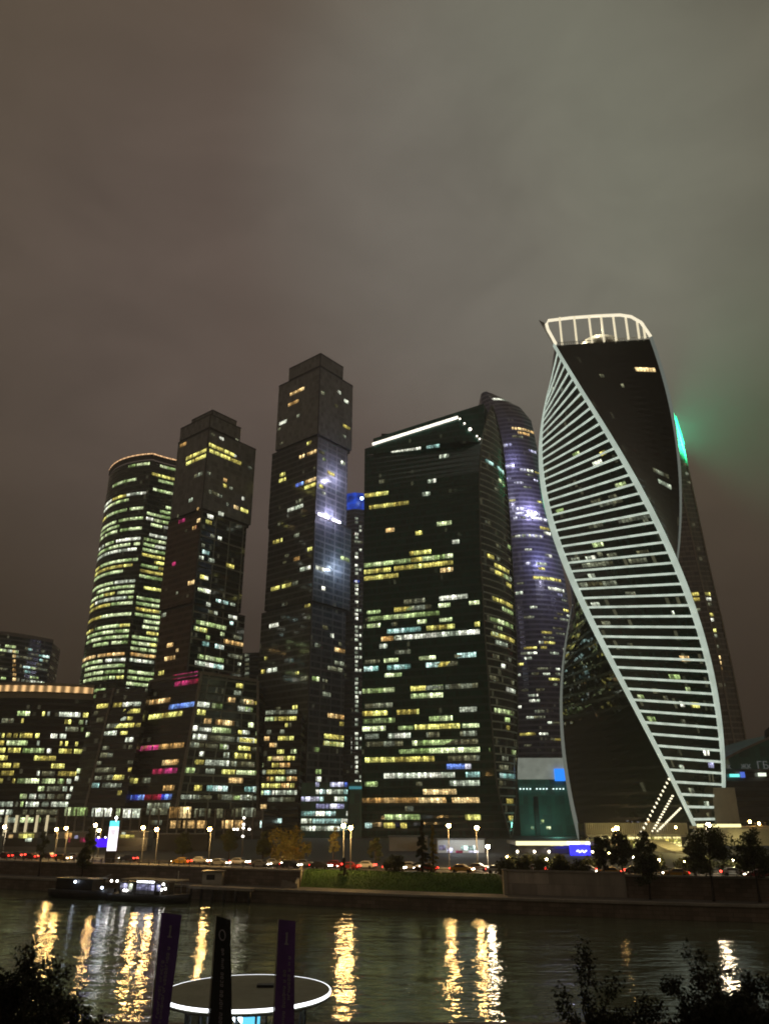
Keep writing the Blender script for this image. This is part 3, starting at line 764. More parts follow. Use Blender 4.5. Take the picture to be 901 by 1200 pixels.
# bowed panel
mb = MB(); ns = 90
nrm = Vector((IL[1], -IL[0], 0)).normalized(); zs_ = [G+(246.5-G)*i/ns for i in range(ns+1)]
def lens_pt(f, z):
    a, b = Vector((*lensL(z), z)), Vector((*lensR(z), z)); p = a.lerp(b, f)
    return p + nrm*(0.35 + 4*f*(1-f)*0.06*(b-a).length)
for za, zb in zip(zs_[:-1], zs_[1:]):
    for j in range(5):
        f0, f1 = j/5, (j+1)/5
        P = [lens_pt(f0, za), lens_pt(f1, za), lens_pt(f1, zb), lens_pt(f0, zb)]
        mb.face(P, 0, [((P[0]-Vector((*IB, za))).length, za), ((P[1]-Vector((*IB, za))).length, za), ((P[2]-Vector((*IB, zb))).length, zb), ((P[3]-Vector((*IB, zb))).length, zb)])
LENS = T.part(mb, 'bowed_side_panel', F_LENS)
mb = MB()
for f in (0.0, 1.0):
    pts = [lens_pt(f, z)+nrm*.25 for z in zs_]
    mb.tube(pts, 0.42, 5)
mb.build('panel_rim', plain('rim_metal', (0.22, 0.25, 0.23), 0.5), LENS)
LENS.children[0].data.transform(Matrix.Translation(-Vector(T.org)))
# hand placed strips of the front
for (x0, x1, y, c) in (
 (458,493,527,'white'),(500,515,524,'teal'),(515,526,536,'white'),(444,451,568,'dim'),(501,511,568,'white'),(495,504,581,'white'),(427,455,582,'yellow'),(433,479,594,'yellow'),
 (452,462,622,'orange'),(487,495,624,'yellow'),(512,529,618,'green'),(530,538,638,'white'),(480,505,646,'yellow'),(481,495,654,'yellow'),(427,531,661,'green'),(427,458,669,'yellow'),
 (462,531,663,'yellow'),(516,531,668,'orange'),(427,467,676,'yellow'),(473,498,707,'dim'),(515,548,704,'white'),(480,505,711,'dim'),(462,480,717,'yellow'),(431,515,725,'green'),(454,493,741,'teal'),(500,533,737,'yellow'),
 (556,565,732,'yellow'),(463,562,746,'white'),(447,461,753,'orange'),(445,454,762,'white'),(427,444,783,'teal'),(454,481,781,'teal'),(499,516,776,'teal'),(522,536,775,'dim'),(536,558,771,'teal'),(513,528,783,'yellow'),
 (425,463,809,'green'),(481,499,805,'yellow'),(507,519,804,'green'),(481,519,813,'green'),(522,560,801,'dim'),(425,454,836,'yellow'),(465,491,834,'yellow'),(503,530,840,'green'),(539,559,837,'white'),(426,463,845,'green'),
 (486,539,850,'yellow'),(425,452,854,'green'),(428,444,863,'white'),(455,481,861,'white'),(483,533,870,'green'),(429,473,871,'dim'),(483,562,879,'green'),(428,509,891,'yellow'),(525,565,888,'dim'),(523,545,898,'blue'),
 (545,552,898,'violet'),(450,533,909,'white'),(546,563,908,'teal'),(434,442,921,'green'),(527,571,919,'white'),(496,535,929,'orange'),(425,523,940,'orange'),(530,562,940,'orange'),(451,493,961,'green'),(546,562,961,'yellow'),
 (564,576,961,'yellow'),(450,463,972,'yellow'),(470,477,972,'yellow'),(428,436,971,'teal'),(475,485,951,'dim'),(428,460,828,'dim'),(500,515,862,'dim'),(539,559,862,'dim'),(520,560,870,'dim')):
    T.px(0, 1, x0, min(x1, 562), y, c)
T.scatter(0, 1, 24, 118, 3.9, 0.17, (3, 10), ('dim', 'green', 'band', 'dim', 'green'), seed=51)
T.strips = [s_[:7]+(0.32,) for s_ in T.strips]
T.finish()
# strips on the bowed panel
Tl = Tower.__new__(Tower); Tl.root, Tl.org, Tl.strips = T.root, T.org, []
Tl.sec = lambda z: [tuple(lens_pt(f, z)[:2]) for f in (0, .2, .4, .6, .8, 1)]
for (f0, f1, y, c) in ((.1,.4,550,'teal'),(.55,.95,553,'teal'),(.6,.9,563,'green'),(.1,.3,660,'yellow'),(.3,.85,664,'yellow'),(.6,.95,670,'green'),(.3,.6,674,'yellow'),(.7,.95,684,'yellow'),(.2,.95,705,'yellow'),(.5,.9,715,'green'),
                       (.1,.9,726,'green'),(.1,.95,742,'yellow'),(.2,.6,758,'white'),(.1,.3,775,'dim'),(.35,.5,778,'white'),(.1,.25,800,'dim'),(.5,.95,809,'white'),(.05,.8,832,'green'),(.4,.6,843,'green'),(.45,.6,852,'yellow'),
                       (.7,.95,882,'green'),(.1,.5,900,'dim'),(.1,.95,908,'teal'),(.3,.8,941,'yellow'),(.3,.8,961,'yellow')):
    _, z = Tl.find(0, 5, 588, y); z = math.floor(z/3.9)*3.9+0.9
    Tl.add(0, 5, .06+.88*f0, .06+.88*f1, z, 2.2, c, off=.12)
Tl.scatter(0, 5, 20, 200, 3.9, 0.08, (2, 6), ('dim', 'dim', 'green'), seed=52)
Tl.finish('panel_window_strip')

# ------------------------------------------------------------------ sail shaped tower behind, violet lit
def fed_right(z):
    return interp([(G, 160), (120, 158), (194, 155), (260, 148), (300, 143), (324, 140), (356, 136), (370, 126.6), (383, 105), (387, 96)], z)
def sec_fed(z):
    r_ = fed_right(z); return arc((91.5, 640.0), (max(r_, 94), 634.0), 18*(r_-91)/66, 16) + [(max(r_, 94), 690.0), (91.5, 690.0)]
T = Tower('sail_shaped_tower', 'very tall sail-shaped tower with a violet floodlit curved glass face', 'skyscraper', (110, 650), sec_fed, [G, 60, 120, 160, 200, 240, 270, 300, 324, 340, 350, 356, 361, 366, 370, 374, 378, 381, 384, 387], [F_FED])
T.scatter(0, 16, 60, 180, 4.2, 0.30, (3, 11), ('white', 'dim', 'white', 'dim', 'yellow'), 0.02, .98, 0.5, seed=61)
T.scatter(0, 16, 180, 300, 4.2, 0.16, (3, 9), ('white', 'dim', 'violet', 'yellow'), 0.02, .98, 0.5, seed=62)
for (x0, x1, y, c) in ((578, 592, 469, 'white'), (600, 625, 505, 'orange'), (607, 620, 509, 'orange'), (600, 612, 511, 'dim'), (590, 600, 524, 'violet'), (620, 628, 531, 'violet'), (609, 616, 550, 'violet'), (617, 624, 550, 'white'), (592, 600, 549, 'violet'), (593, 599, 560, 'violet'),
                       (603, 617, 597, 'violet'), (612, 632, 601, 'violet'), (615, 640, 607, 'violet'), (606, 634, 626, 'white'), (610, 636, 630, 'violet'), (637, 645, 626, 'white'), (633, 645, 621, 'yellow'), (639, 646, 650, 'white'), (628, 640, 659, 'white'), (616, 622, 661, 'violet'), (624, 656, 676, 'yellow'), (642, 660, 690, 'white'), (604, 612, 693, 'white')):
    T.px(0, 16, x0, x1, y, c, 4.2)
T.finish()
mb = MB()
fp, fz = T.find(0, 16, 623, 606); fpt = T.S(0, 16, fp, fz)
for dx in (-3, 0, 3): mb.ball(fpt+Vector((dx, -1.5, abs(dx))), 1.0)
T.part(mb, 'floodlight', glow('violet_spot', (0.75, 0.72, 1.0), 22))
lamp('facade_flood_fill', fpt+Vector((0, -8, 6)), (0.66, 0.6, 1.0), 22000, T.root, .3, T.org)
lamp('facade_flood_fill', T.S(0, 16, .7, 215)+Vector((-2, -10, 0)), (0.5, 0.5, 1.0), 8000, T.root, .3, T.org)
lamp('facade_flood_fill', at(583, 560, 596), (.74, .72, 1.0), 20000, T.root, .3, T.org)  # added lamp hidden behind the slab tower to spread the wash
lamp('facade_flood_fill', at(668, 655, 590), (.74, .72, 1.0), 22000, T.root, .3, T.org)  # another added lamp, out of sight behind the twisted tower
lamp('facade_flood_fill', T.S(0, 16, .5, 310)+Vector((-2, -10, 0)), (0.6, 0.55, 1.0), 7000, T.root, .3, T.org)

# ------------------------------------------------------------------ twisted tower
AX = (0.3198*325, 325.0); EV_R = 31.0; EZ0, EZ1 = G, 219.0
tw = Vector((-AX[0], -AX[1], 0)).normalized(); rt = Vector((-tw.y, tw.x, 0))
if rt.x < 0: rt = -rt
def evo_phi(z): return math.radians(123 - 158*(z-5)/(220-5))
def corner(j, z, rad=EV_R):
    a = evo_phi(z) + j*math.pi/2
    return Vector((AX[0], AX[1], z)) + (tw*math.cos(a) + rt*math.sin(a))*rad
E1, E3, E4, E2 = 0, 1, 2, 3                       # corner numbers: E2 -> E1 is the striped face, E1 -> E3 the smooth one
def sec_evo(z): return [tuple(corner(j, z)[:2]) for j in (3, 0, 1, 2)]
def sec_evo4(z):
    P = [corner(j, z) for j in (3, 0, 1, 2)]; out = []
    for i in range(4):
        for q in range(4): p = P[i].lerp(P[(i+1) % 4], q/4); out.append((p.x, p.y))
    return out
nz = 78
T = Tower('twisted_tower', 'twisted tower with white spiral ribs and stripes and a bright lit crown', 'skyscraper', AX, sec_evo4, [EZ0+(EZ1-EZ0)*i/nz for i in range(nz+1)], [F_EVOS, F_EVO], [(4, 8, 1), (12, 16, 1)])
for p in T.wall.data.polygons: p.use_smooth = False
EVO = T
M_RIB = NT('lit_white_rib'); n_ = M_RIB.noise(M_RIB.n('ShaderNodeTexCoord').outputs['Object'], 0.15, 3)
M_RIB.bsdf(M_RIB.mix(n_, (0.66, 0.70, 0.66), (0.8, 0.83, 0.8)), 0.5, em=(0.74, 0.90, 0.78), est=M_RIB.math('ADD', 0.34, M_RIB.math('MULTIPLY', n_, 0.42)))  # white paint glows to stand in for the light on it
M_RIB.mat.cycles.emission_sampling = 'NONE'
M_STR = NT('lit_white_stripe'); n_ = M_STR.noise(M_STR.n('ShaderNodeTexCoord').outputs['Object'], 0.25, 3)
M_STR.bsdf((0.7, 0.74, 0.7), 0.5, em=(0.76, 0.90, 0.77), est=M_STR.math('ADD', 0.30, M_STR.math('MULTIPLY', n_, 0.75)))  # stripe lighting painted as emission on the white
M_STR.mat.cycles.emission_sampling = 'NONE'
M_RIB2 = glow('faint_lit_rib', (0.8, 0.9, 0.78), 0.16, False)  # faint emission stands in for light on the edge ribs
def rib(j, wa, wb, out, name, mat, z0=EZ0, z1=None):
    """ribbon round a corner: wa metres on to the face before it, wb on to the face after it"""
    mb = MB(); z1 = z1 or EZ1+1; n = 100; rows = []
    for i in range(n+1):
        z = z0+(z1-z0)*i/n; c = corner(j, z, EV_R+out*1.3)
        a = corner(j-1, z, EV_R+out*1.3); b = corner(j+1, z, EV_R+out*1.3)
        pa, pb = c+(a-c).normalized()*wa, c+(b-c).normalized()*wb
        ca, ia = corner(j, z, EV_R-.3), None
        ia = ca+(a-ca).normalized()*wa; ib = ca+(b-ca).normalized()*wb
        rows.append((ia, pa, c, pb, ib))
    for r0, r1 in zip(rows[:-1], rows[1:]):
        for k in range(4): mb.face([r0[k], r0[k+1], r1[k+1], r1[k]], 0)
    return mb.build(name, mat, T.root, T.org)
rib(E1, 2.1, .5, .5, 'spiral_rib', M_RIB.mat)
rib(E2, .55, 2.2, .5, 'spiral_rib', M_RIB.mat)
rib(E3, 1.1, .9, .45, 'spiral_rib', M_RIB2)
rib(E4, .9, 1.1, .45, 'spiral_rib', M_RIB2)
for n in range(51):
    z = 9.0+n*4.2
    if z > 216: break
    mb = MB(); hgt = 0.85
    for (za, zb) in ((z, z+hgt),):
        seg = 8
        for i in range(seg):
            f0, f1 = .012+.976*i/seg, .012+.976*(i+1)/seg
            def sp(f, zz, o):
                a, b = corner(E2, zz), corner(E1, zz); d = (b-a).normalized(); nn = Vector((d.y, -d.x, 0))
                c = (a+b)/2-Vector((AX[0], AX[1], zz))
                if nn.dot(c) < 0: nn = -nn
                return a.lerp(b, f)+nn*o
            A0, A1, B0, B1 = sp(f0, za, .32), sp(f1, za, .32), sp(f0, zb, .32), sp(f1, zb, .32)
            C0, C1, D0, D1 = sp(f0, za, -.1), sp(f1, za, -.1), sp(f0, zb, -.1), sp(f1, zb, -.1)
            mb.face([A0, A1, B1, B0], 0); mb.face([C1, C0, D0, D1], 0); mb.face([B0, B1, D1, D0], 0); mb.face([C0, C1, A1, A0], 0)
            if i == 0: mb.face([C0, A0, B0, D0], 0)
            if i == seg-1: mb.face([A1, C1, D1, B1], 0)
    mb.build('floor_stripe', M_STR.mat, T.root, T.org)
# lit rooms
T.sec = sec_evo
for (x0, x1, y, c) in ((744, 767, 433, 'orange'), (771, 785, 565, 'white'), (701, 706, 438, 'dim'), (727, 730, 451, 'dim'), (767, 783, 559, 'dim'),
                       (675, 690, 930, 'dim')):
    T.px(1, 2, x0, x1, y, c, 4.4, 1.9)
for (x0, x1, y, c) in ((704, 712, 534, 'yellow'), (694, 707, 639, 'green'), (700, 706, 651, 'dim'), (683, 720, 665, 'dim'), (735, 757, 655, 'dim'), (690, 707, 617, 'dim'), (720, 760, 603, 'dim'), (676, 722, 683, 'dim'), (786, 789, 717, 'white'),
                       (795, 806, 768, 'orange'), (800, 806, 778, 'white'), (810, 820, 832, 'yellow'), (795, 800, 822, 'white'), (822, 829, 876, 'white'), (762, 770, 805, 'dim'), (738, 744, 763, 'dim'), (830, 836, 900, 'violet'), (700, 730, 588, 'dim')):
    T.px(0, 1, x0, x1, y, c, 4.4, 2.0)
T.scatter(0, 1, 12, 212, 4.2, 0.07, (1.4, 5), ('dim', 'dim', 'green', 'white'), 0.08, .92, 0.45, seed=71)
T.finish()
# crown
mb = MB(); mg = MB(); M_CC = glow('crown_column_glow', (1.0, 0.88, 0.60), 0.95)  # columns glow in place of the light falling on them
def crown_face(ja, jb, prof, cols, r=EV_R+.3):
    def P(t, z): return corner(ja, z, r).lerp(corner(jb, z, r), t)
    pts = [P(t, z) for t, z in prof]
    mb.tube(pts, 0.72, 6)
    for t in cols:
        zt = interp(prof, t)
        mk1 = MB(); q = P(t, EZ1).lerp(P(t, zt), .55); mk1.bar((q.x, q.y, EZ1), (q.x, q.y, zt-.2), 1.0, .7); EVO.part(mk1, 'crown_column', M_CC); continue
        mk1.box(-.38, .38, -.3, .3, EZ1, zt-.5, 0, Matrix.Translation(Vector((P(t, 0).x, P(t, 0).y, 0))) @ Matrix.Rotation(math.atan2((corner(jb, EZ1)-corner(ja, EZ1)).y, (corner(jb, EZ1)-corner(ja, EZ1)).x), 4, 'Z'))
        EVO.part(mk1, 'crown_column', M_CC)
    for (t0, z0), (t1, z1) in zip(prof[:-1], prof[1:]):
        if t1-t0 > 1e-4: mg.face([P(t0, z0), P(t1, z1), P(t1, z1+1.2), P(t0, z0+1.2)], 0)
CZ = 232.0
crown_face(E1, E3, [(0.02, 220), (0.022, 230), (0.035, 234), (0.07, CZ+4.2), (0.3, CZ+3.2), (0.55, CZ+1.6), (0.78, CZ), (0.88, 230.3), (0.95, 227), (0.99, 220)], (.14, .29, .44, .56, .68, .80, .90, .95))
if False: crown_face(E2, E1, [(0.55, 220), (0.78, 225), (0.985, CZ+.6)], (.9,), EV_R-.2)
EVO.part(mb, 'crown_rim', glow('crown_led', (1.0, 0.90, 0.66), 1.1))
mb = MB()                                            # dark tip plate above the left corner
c1 = corner(E1, EZ1, EV_R+.6); c2 = corner(E2, EZ1, EV_R+.6)
for w in (0,):
    p0 = corner(E1, EZ1-1, EV_R+.7); p1 = corner(E1, CZ+4.2, EV_R-1.2); p2 = corner(E1, CZ+5.4, EV_R+1.5); p3 = corner(E1, EZ1+6, EV_R+1.2)
    mb.face([p0, p1, p2, p3], 0); q = tw*-.5
    mb.face([p3+q, p2+q, p1+q, p0+q], 0); mb.face([p1, p1+q, p2+q, p2], 0); mb.face([p2, p2+q, p3+q, p3], 0); mb.face([p0, p0+q, p1+q, p1], 0)
EVO.part(mb, 'crown_tip', MD['steel'])
mb = MB(); cc = Vector((AX[0], AX[1], EZ1))
pv = cc+(corner(E1, EZ1)+corner(E3, EZ1)-cc*2)*.26
mb.disc((pv.x, pv.y), 10, EZ1, EZ1+4.6, 32, 0, None, 11); mb.disc((pv.x, pv.y), 5, EZ1+4.6, EZ1+8.2, 32, 0, None, 9)
EVO.part(mb, 'roof_pavilion', MD['white'])
mb = MB()
for i in range(44):
    a = corner(E1, EZ1).lerp(corner(E3, EZ1), .03+.94*i/43); mb.bar(a+Vector((0, 0, .1)), a+Vector((0, 0, 1.5)), 0.25)
mb.bar(corner(E1, EZ1)+Vector((0, 0, 1.5)), corner(E3, EZ1)+Vector((0, 0, 1.5)), .2)
EVO.part(mb, 'roof_railing', MD['white'])
mid = corner(E1, EZ1).lerp(corner(E3, EZ1), .45)
lamp('crown_lamp', mid+(cc-mid)*.06+Vector((0, 0, 8)), (1.0, 0.85, 0.55), 2600, EVO.root, .3, EVO.org)
lamp('crown_lamp', mid+(cc-mid)*.2+Vector((-8, 0, 3)), (1.0, 0.85, 0.55), 1600, EVO.root, .6, EVO.org)
# green beacon on the flank of the bronze tower is built with that tower below

# ------------------------------------------------------------------ bronze tower behind the twisted one
def mk(z): return interp([(G, .452), (65, .4494), (133, .4468), (178, .4395), (227, .4360), (297, .4293), (319, .4250), (330, .421), (338, .415)], z)
def sec_merc(z):
    x = mk(z)*575
    return [(x-64, 582.0), (x-34, 568.0), (x-13, 563.0), (x-3.5, 565.0), (x, 574.0), (x+1, 612.0), (x-60, 622.0)]
T = Tower('bronze_ribbed_tower', 'bronze ribbed tower with a green glowing top half hidden behind the twisted tower', 'skyscraper', (225, 590), sec_merc, [G, 60, 110, 150, 200, 250, 290, 318, 330, 338], [F_MERC])
for (x0, x1, y, c) in ((808, 819, 697, 'yellow'), (812, 820, 704, 'yellow'), (814, 821, 718, 'dim')): T.px(1, 2, x0, x1, y, c, 4.0)
for y, c in ((694, 'yellow'), (701, 'white'), (709, 'dim'), (723, 'yellow'), (730, 'white'), (738, 'yellow'), (744, 'dim'), (758, 'dim'), (772, 'orange'), (780, 'orange'), (787, 'orange'), (802, 'dim'), (826, 'yellow'), (833, 'yellow'), (841, 'yellow'), (842, 'orange'), (850, 'dim'), (860, 'dim')):
    x = 827+(y-694)*0.165
    T.px(2, 3, x-4, x+4, y, c, 4.0)
    if y == 841: T.px(3, 4, x+5, x+9, y, 'white', 4.0)
for y in (520, 545, 556, 566): T.px(2, 3, 796+(y-520)*.2, 800+(y-520)*.2, y, 'dim', 4.0)
mb = MB()
for i in range(1, 5):
    for za, zb in zip([G, 60, 110, 150, 200, 250, 290, 318], [60, 110, 150, 200, 250, 290, 318, 330]):
        a, b = sec_merc(za)[i], sec_merc(zb)[i]; mb.bar((a[0], a[1]-.4, za), (b[0], b[1]-.4, zb), 0.9)
T.part(mb, 'vertical_ribs', plain('bronze_rib', (0.5, 0.42, 0.32), 0.45, .2))
mb = MB()
for (i, z0, z1) in ((3, 296, 322), (4, 290, 318), (2, 300, 326)):
    a, b = sec_merc(z0)[i], sec_merc(z1)[i]; mb.bar((a[0]+.3, a[1]-1.4, z0), (b[0]+.3, b[1]-1.4, z1), 1.1)
T.part(mb, 'green_light', glow('green_beam_light', (0.04, 1.0, 0.45), 0.9))
gp = at(781, 512, 553)
def beam(name, loc, target, col, power, parent, org, ang=150):
    d = bpy.data.lights.new(name, 'SPOT'); d.color = col; d.energy = power; d.spot_size = math.radians(ang); d.spot_blend = 0.6; d.shadow_soft_size = 0.3
    o = bpy.data.objects.new(name, d); COL.objects.link(o); o.location = Vector(loc)-Vector(org); o.parent = parent
    o.rotation_euler = (Vector(target)-Vector(loc)).to_track_quat('-Z', 'Y').to_euler(); return o
beam('green_beam', gp, gp+Vector((10, -2.5, 3)), (0.03, 1.0, 0.45), 1150000, T.root, T.org)
beam('green_beam', gp+Vector((-1, 6, -14)), gp+Vector((10, 3, 2)), (0.02, 1.0, 0.36), 60000, T.root, T.org)
lamp('green_lamp', Vector(sec_merc(300)[5][:2]+(316,))+Vector((-10, 3, 4)), (0.06, 1.0, 0.5), 60000, T.root, .3, T.org)
T.finish()

# ------------------------------------------------------------------ low buildings at the foot of the towers
def block(name, label, cat, px0, px1, ytop, d, depth, mat, slant=0.0, roofmat=None):
    x0, x1 = kx(px0, 960)*d, kx(px1, 960)*d; zt = zat(ytop, d)
    return Tower(name, label, cat, ((x0+x1)/2, d), const([(x0, d+slant), (x1, d), (x1, d+depth), (x0, d+depth)]), [G, zt], [mat], None, roofmat), zt

T, zt = block('yellow_lit_annex', 'low annex packed with yellow windows at the foot of the tallest stacked tower', 'building', 303, 349, 836, 424, 20, F_LOW, 4)
for y in (846, 853, 861, 869, 878, 887, 898, 905, 914, 922, 930):
    x = 303.5
    while x < 348:
        w = R.choice((3, 5, 8, 12))
        if R.random() < (.5 if y < 880 else .8):
            T.px(0, 1, x, min(348, x+w), y, R.choice(('yellow', 'yellow', 'green', 'dim', 'orange') if y < 925 else ('white', 'teal', 'green')), 3.4)
        x += w+1.2
T.px(0, 1, 304, 349, 838, 'dim', 3.4); T.px(0, 1, 312, 330, 966, 'teal', 3.4); T.px(0, 1, 305, 312, 950, 'orange', 3.4); T.px(0, 1, 314, 345, 942, 'dim', 3.4)
T.finish()
T, zt = block('glass_lobby_block', 'small glass lobby with bluish white lit floors below the tallest stacked tower', 'building', 352, 408, 917, 410, 12, F_TEAL)
for y, c in ((922, 'blue'), (931, 'white'), (940, 'white'), (949, 'violet'), (958, 'white'), (965, 'white'), (972, 'white')):
    x = 353
    while x < 407:
        w = R.choice((4, 7, 11, 16))
        if R.random() < .75: T.px(0, 1, x, min(407, x+w), y, R.choice((c, c, 'violet', 'teal')), 3.4)
        x += w+1
T.finish()
T, zt = block('teal_corner_annex', 'narrow teal glass annex beside the left corner of the dark slab tower', 'building', 409, 423, 916, 404, 12, F_TEAL)
mb = MB(); mb.box(T.S(0, 1, 0, 0).x-.2, T.S(0, 1, 1, 0).x+.2, 403.4, 403.9, zt-3.5, zt-2.2)
T.part(mb, 'cornice_light', glow('teal_edge', (0.12, 0.6, 0.7), 0.35, False)); T.finish()

T, zt = block('teal_glass_box', 'teal glass box with a floodlit pale top storey behind the dark slab tower', 'building', 609, 676, 889, 452, 30, F_TEAL)
xa, xb = T.S(0, 1, 0, 0).x, T.S(0, 1, 1, 0).x
mb = MB(); mb.box(xa-.3, xb+.3, 450.9, 451.8, zt-11, zt+.3)
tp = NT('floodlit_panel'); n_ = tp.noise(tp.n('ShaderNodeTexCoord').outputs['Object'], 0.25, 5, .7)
tp.bsdf((0.5, 0.5, 0.46), .7, em=(0.8, 0.84, 0.72), est=tp.math('ADD', 0.06, tp.math('MULTIPLY', n_, 0.28))); tp.mat.cycles.emission_sampling = 'NONE'  # floodlight on the wall painted as uneven emission
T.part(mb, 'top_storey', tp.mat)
mb = MB(); c = at(656.5, 908, 450); mb.box(c.x-3.2, c.x+2.4, 449.6, 450.7, c.z-3.2, c.z+3.2); T.part(mb, 'blue_sign', glow('blue_sign_light', (0.02, 0.24, 1.0), 1.3))
mb = MB()
for i in range(17):
    if i % 5 != 4: mb.ball((lerp(xa+1, xb-1, i/16), 450.9, zt-16), .38)
T.part(mb, 'eave_lights', glow('eave_light', (0.8, 1, .95), 2.5, False))
mb = MB(); mb.box(at(628, 940, 451).x-1.2, at(628, 940, 451).x+1.2, 450.9, 451.7, G, zt-20); T.part(mb, 'dark_fin', MD['dark'])
lamp('teal_wash', (xa+14, 425, 9), (.3, 1.0, .75), 3000, T.root, 2, T.org)
for (x0, x1, y) in ((634, 637, 962), (640, 645, 970), (622, 625, 968)): T.px(0, 1, x0, x1, y, 'green', 3.4, 1.5)
T.finish()

# pavilion with lit canopy edge
d = 246
T, zt = block('canopy_pavilion', 'low pavilion under a long yellow lit canopy edge left of the twisted tower', 'building', 604, 690, 990, d, 14, F_PODL)
mb = MB(); xa, xb = T.S(0, 1, 0, 0).x, T.S(0, 1, 1, 0).x
mb.box(xa-1, xb+1, d-4, d+14, zt+.05, zt+.9); T.part(mb, 'canopy', MD['pale'])
mb = MB(); mb.box(xa-1, xb-1.5, d-4.35, d-4.05, zt+.0, zt+1.1); T.part(mb, 'canopy_light', glow('canopy_led', (1.0, 0.93, 0.52), 1.5))
mb = MB()
for x in (606, 626, 643, 694): mb.ball(at(x, 998, d-3), .35)
T.part(mb, 'downlights', glow('downlight', (1.0, .86, .6), 12))
for (x0, x1, y, c) in ((640, 660, 991, 'yellow'), (610, 634, 1003, 'dim')): T.px(0, 1, x0, x1, y, c, 2.0, 0.9)
T.finish()
t = thing('blue_shop_sign', 'glowing blue sign panel with a white scrawl at the pavilion end', 'sign', (at(680, 997, 236).x, 236, G))
c = at(680, 996, 236); o = t.location
mb = MB(); mb.box(c.x-3.0, c.x+2.6, 235.8, 236.2, c.z-1.5, c.z+1.4); mb.build('panel', glow('sign_blue', (0.02, 0.02, 1.0), 3.2), t, o)
mb = MB(); mb.box(c.x-3.6, c.x-.2, 235.7, 236.1, c.z+1.5, c.z+2.1); mb.box(c.x+1.6, c.x+2.7, 235.7, 236.1, c.z+1.4, c.z+2.0)
mb.tube([(c.x-1.2+.4*i, 235.72, c.z-.35+.28*math.sin(i*2.1)) for i in range(8)], .17, 5); mb.build('lettering', glow('sign_script', (.75, .8, 1.0), 4.0), t, o)
mb = MB(); mb.box(c.x-.2, c.x+.2, 235.9, 236.15, G, c.z-1.5); mb.build('post', MD['steel'], t, o)

# entrance hall of the twisted tower
d = 288
T, zt = block('entrance_hall', 'low ribbed entrance hall with bright yellow doors at the foot of the twisted tower', 'building', 684, 800, 965, d, 10, F_PODL)
mb = MB(); xa, xb = T.S(0, 1, 0, 0).x, T.S(0, 1, 1, 0).x
for i in range(52): x = lerp(xa, xb, i/51); mb.box(x-.16, x+.16, d-2.5, d-.1, zt-3.6, zt+.2)
T.part(mb, 'roof_ribs', MD['pale'])
mb = MB(); mb.box(xa, xb, d-3.2, d-.05, zt-4.2, zt-3.7); T.part(mb, 'eave', MD['concrete'])
for (x0, x1, y, c) in ((702, 722, 980, 'yellow'), (736, 760, 978, 'orange'), (724, 732, 980, 'yellow'), (762, 795, 980, 'yellow'), (735, 742, 985, 'yellow'), (690, 700, 981, 'dim'), (738, 764, 986, 'yellow'), (766, 798, 987, 'yellow'), (702, 716, 986, 'orange'), (742, 798, 992, 'yellow')):
    T.px(0, 1, x0, x1, y, c, 1.7, 1.9)
for (x0, x1) in ((706, 715), (726, 744), (775, 798)): T.px(0, 1, x0, x1, 974, 'white', 1.2, .9)
T.finish()
mb = MB()
for (x0, x1, y0, y1) in ((736, 762, 984, 977), (766, 798, 983, 976), (744, 760, 997, 987), (764, 780, 997, 987), (784, 798, 997, 987), (703, 722, 984, 978)):
    a, b = at(x0, y0, d-.4), at(x1, y1, d-.4)
    for k in range(3): mb = MB(); mb.box(lerp(a.x, b.x, k/3), lerp(a.x, b.x, (k+.88)/3), d-.6, d-.4, max(a.z, G), b.z); T.part(mb, 'lit_door', bpy.data.materials.get('door_glow') or litwin('door_glow', (1.0, .80, .25), (1.0, .88, .42), 3.0, .9, .6))
# yellow lit stair down to the street
t = thing('entrance_stair', 'broad yellow lit stair descending from the entrance hall to the street', 'stair', (at(790, 1000, 255).x, 255, G)); o = t.location
mb = MB(); xs0, xs1 = at(777, 1000, 255).x, at(800, 1000, 255).x
for i in range(12): mb.box(xs0, xs1, 245+i*2.2, 247.2+i*2.2, G, G+.25+i*.25)
mb.build('steps', MD['pale'], t, o)
lamp('stair_lamp', ((xs0+xs1)/2, 250, G+7), (1.0, .82, .3), 9000, t, .4, o)
lamp('stair_lamp', ((xs0+xs1)/2-14, 268, G+6), (1.0, .82, .3), 8000, t, .4, o)
mb = MB()
for i in range(2): mb.ball(((xs0+xs1)/2-14*i, 250+18*i, G+7-i), .3)
mb.build('lamp_globe', MD['lampglow'], t, o)

# three strings of bulbs by the rib foot
for (x0, y0, x1, y1, lab) in ((784, 912, 752, 974, 'longest string of bulbs sloping from the white rib to the hall roof'),
                              (788, 932, 765, 973, 'middle string of bulbs sloping from the white rib to the hall roof'),
                              (797, 947, 771, 973, 'shortest string of bulbs, nearest the foot of the white rib')):
    a, b = at(x0, y0, 290), at(x1, y1, 284)
    t = thing('bulb_string', lab, 'light string', b, 'bulb strings at the twisted tower')
    mc = MB(); n = 26; pts = []; BM = bpy.data.materials.get('string_bulb') or glow('string_bulb', (1.0, .9, .62), 2.0, False)
    for i in range(n+1):
        p = a.lerp(b, i/n)+Vector(((.32 if i % 2 else -.32), 0, (.2 if i % 2 else -.2))); pts.append(p)
        mb = MB(); mb.ball(p, .32, 0, 6); mb.build('bulb', BM, t, b)
    mc.tube(pts, .1, 5); mc.build('cable', MD['steel'], t, b)

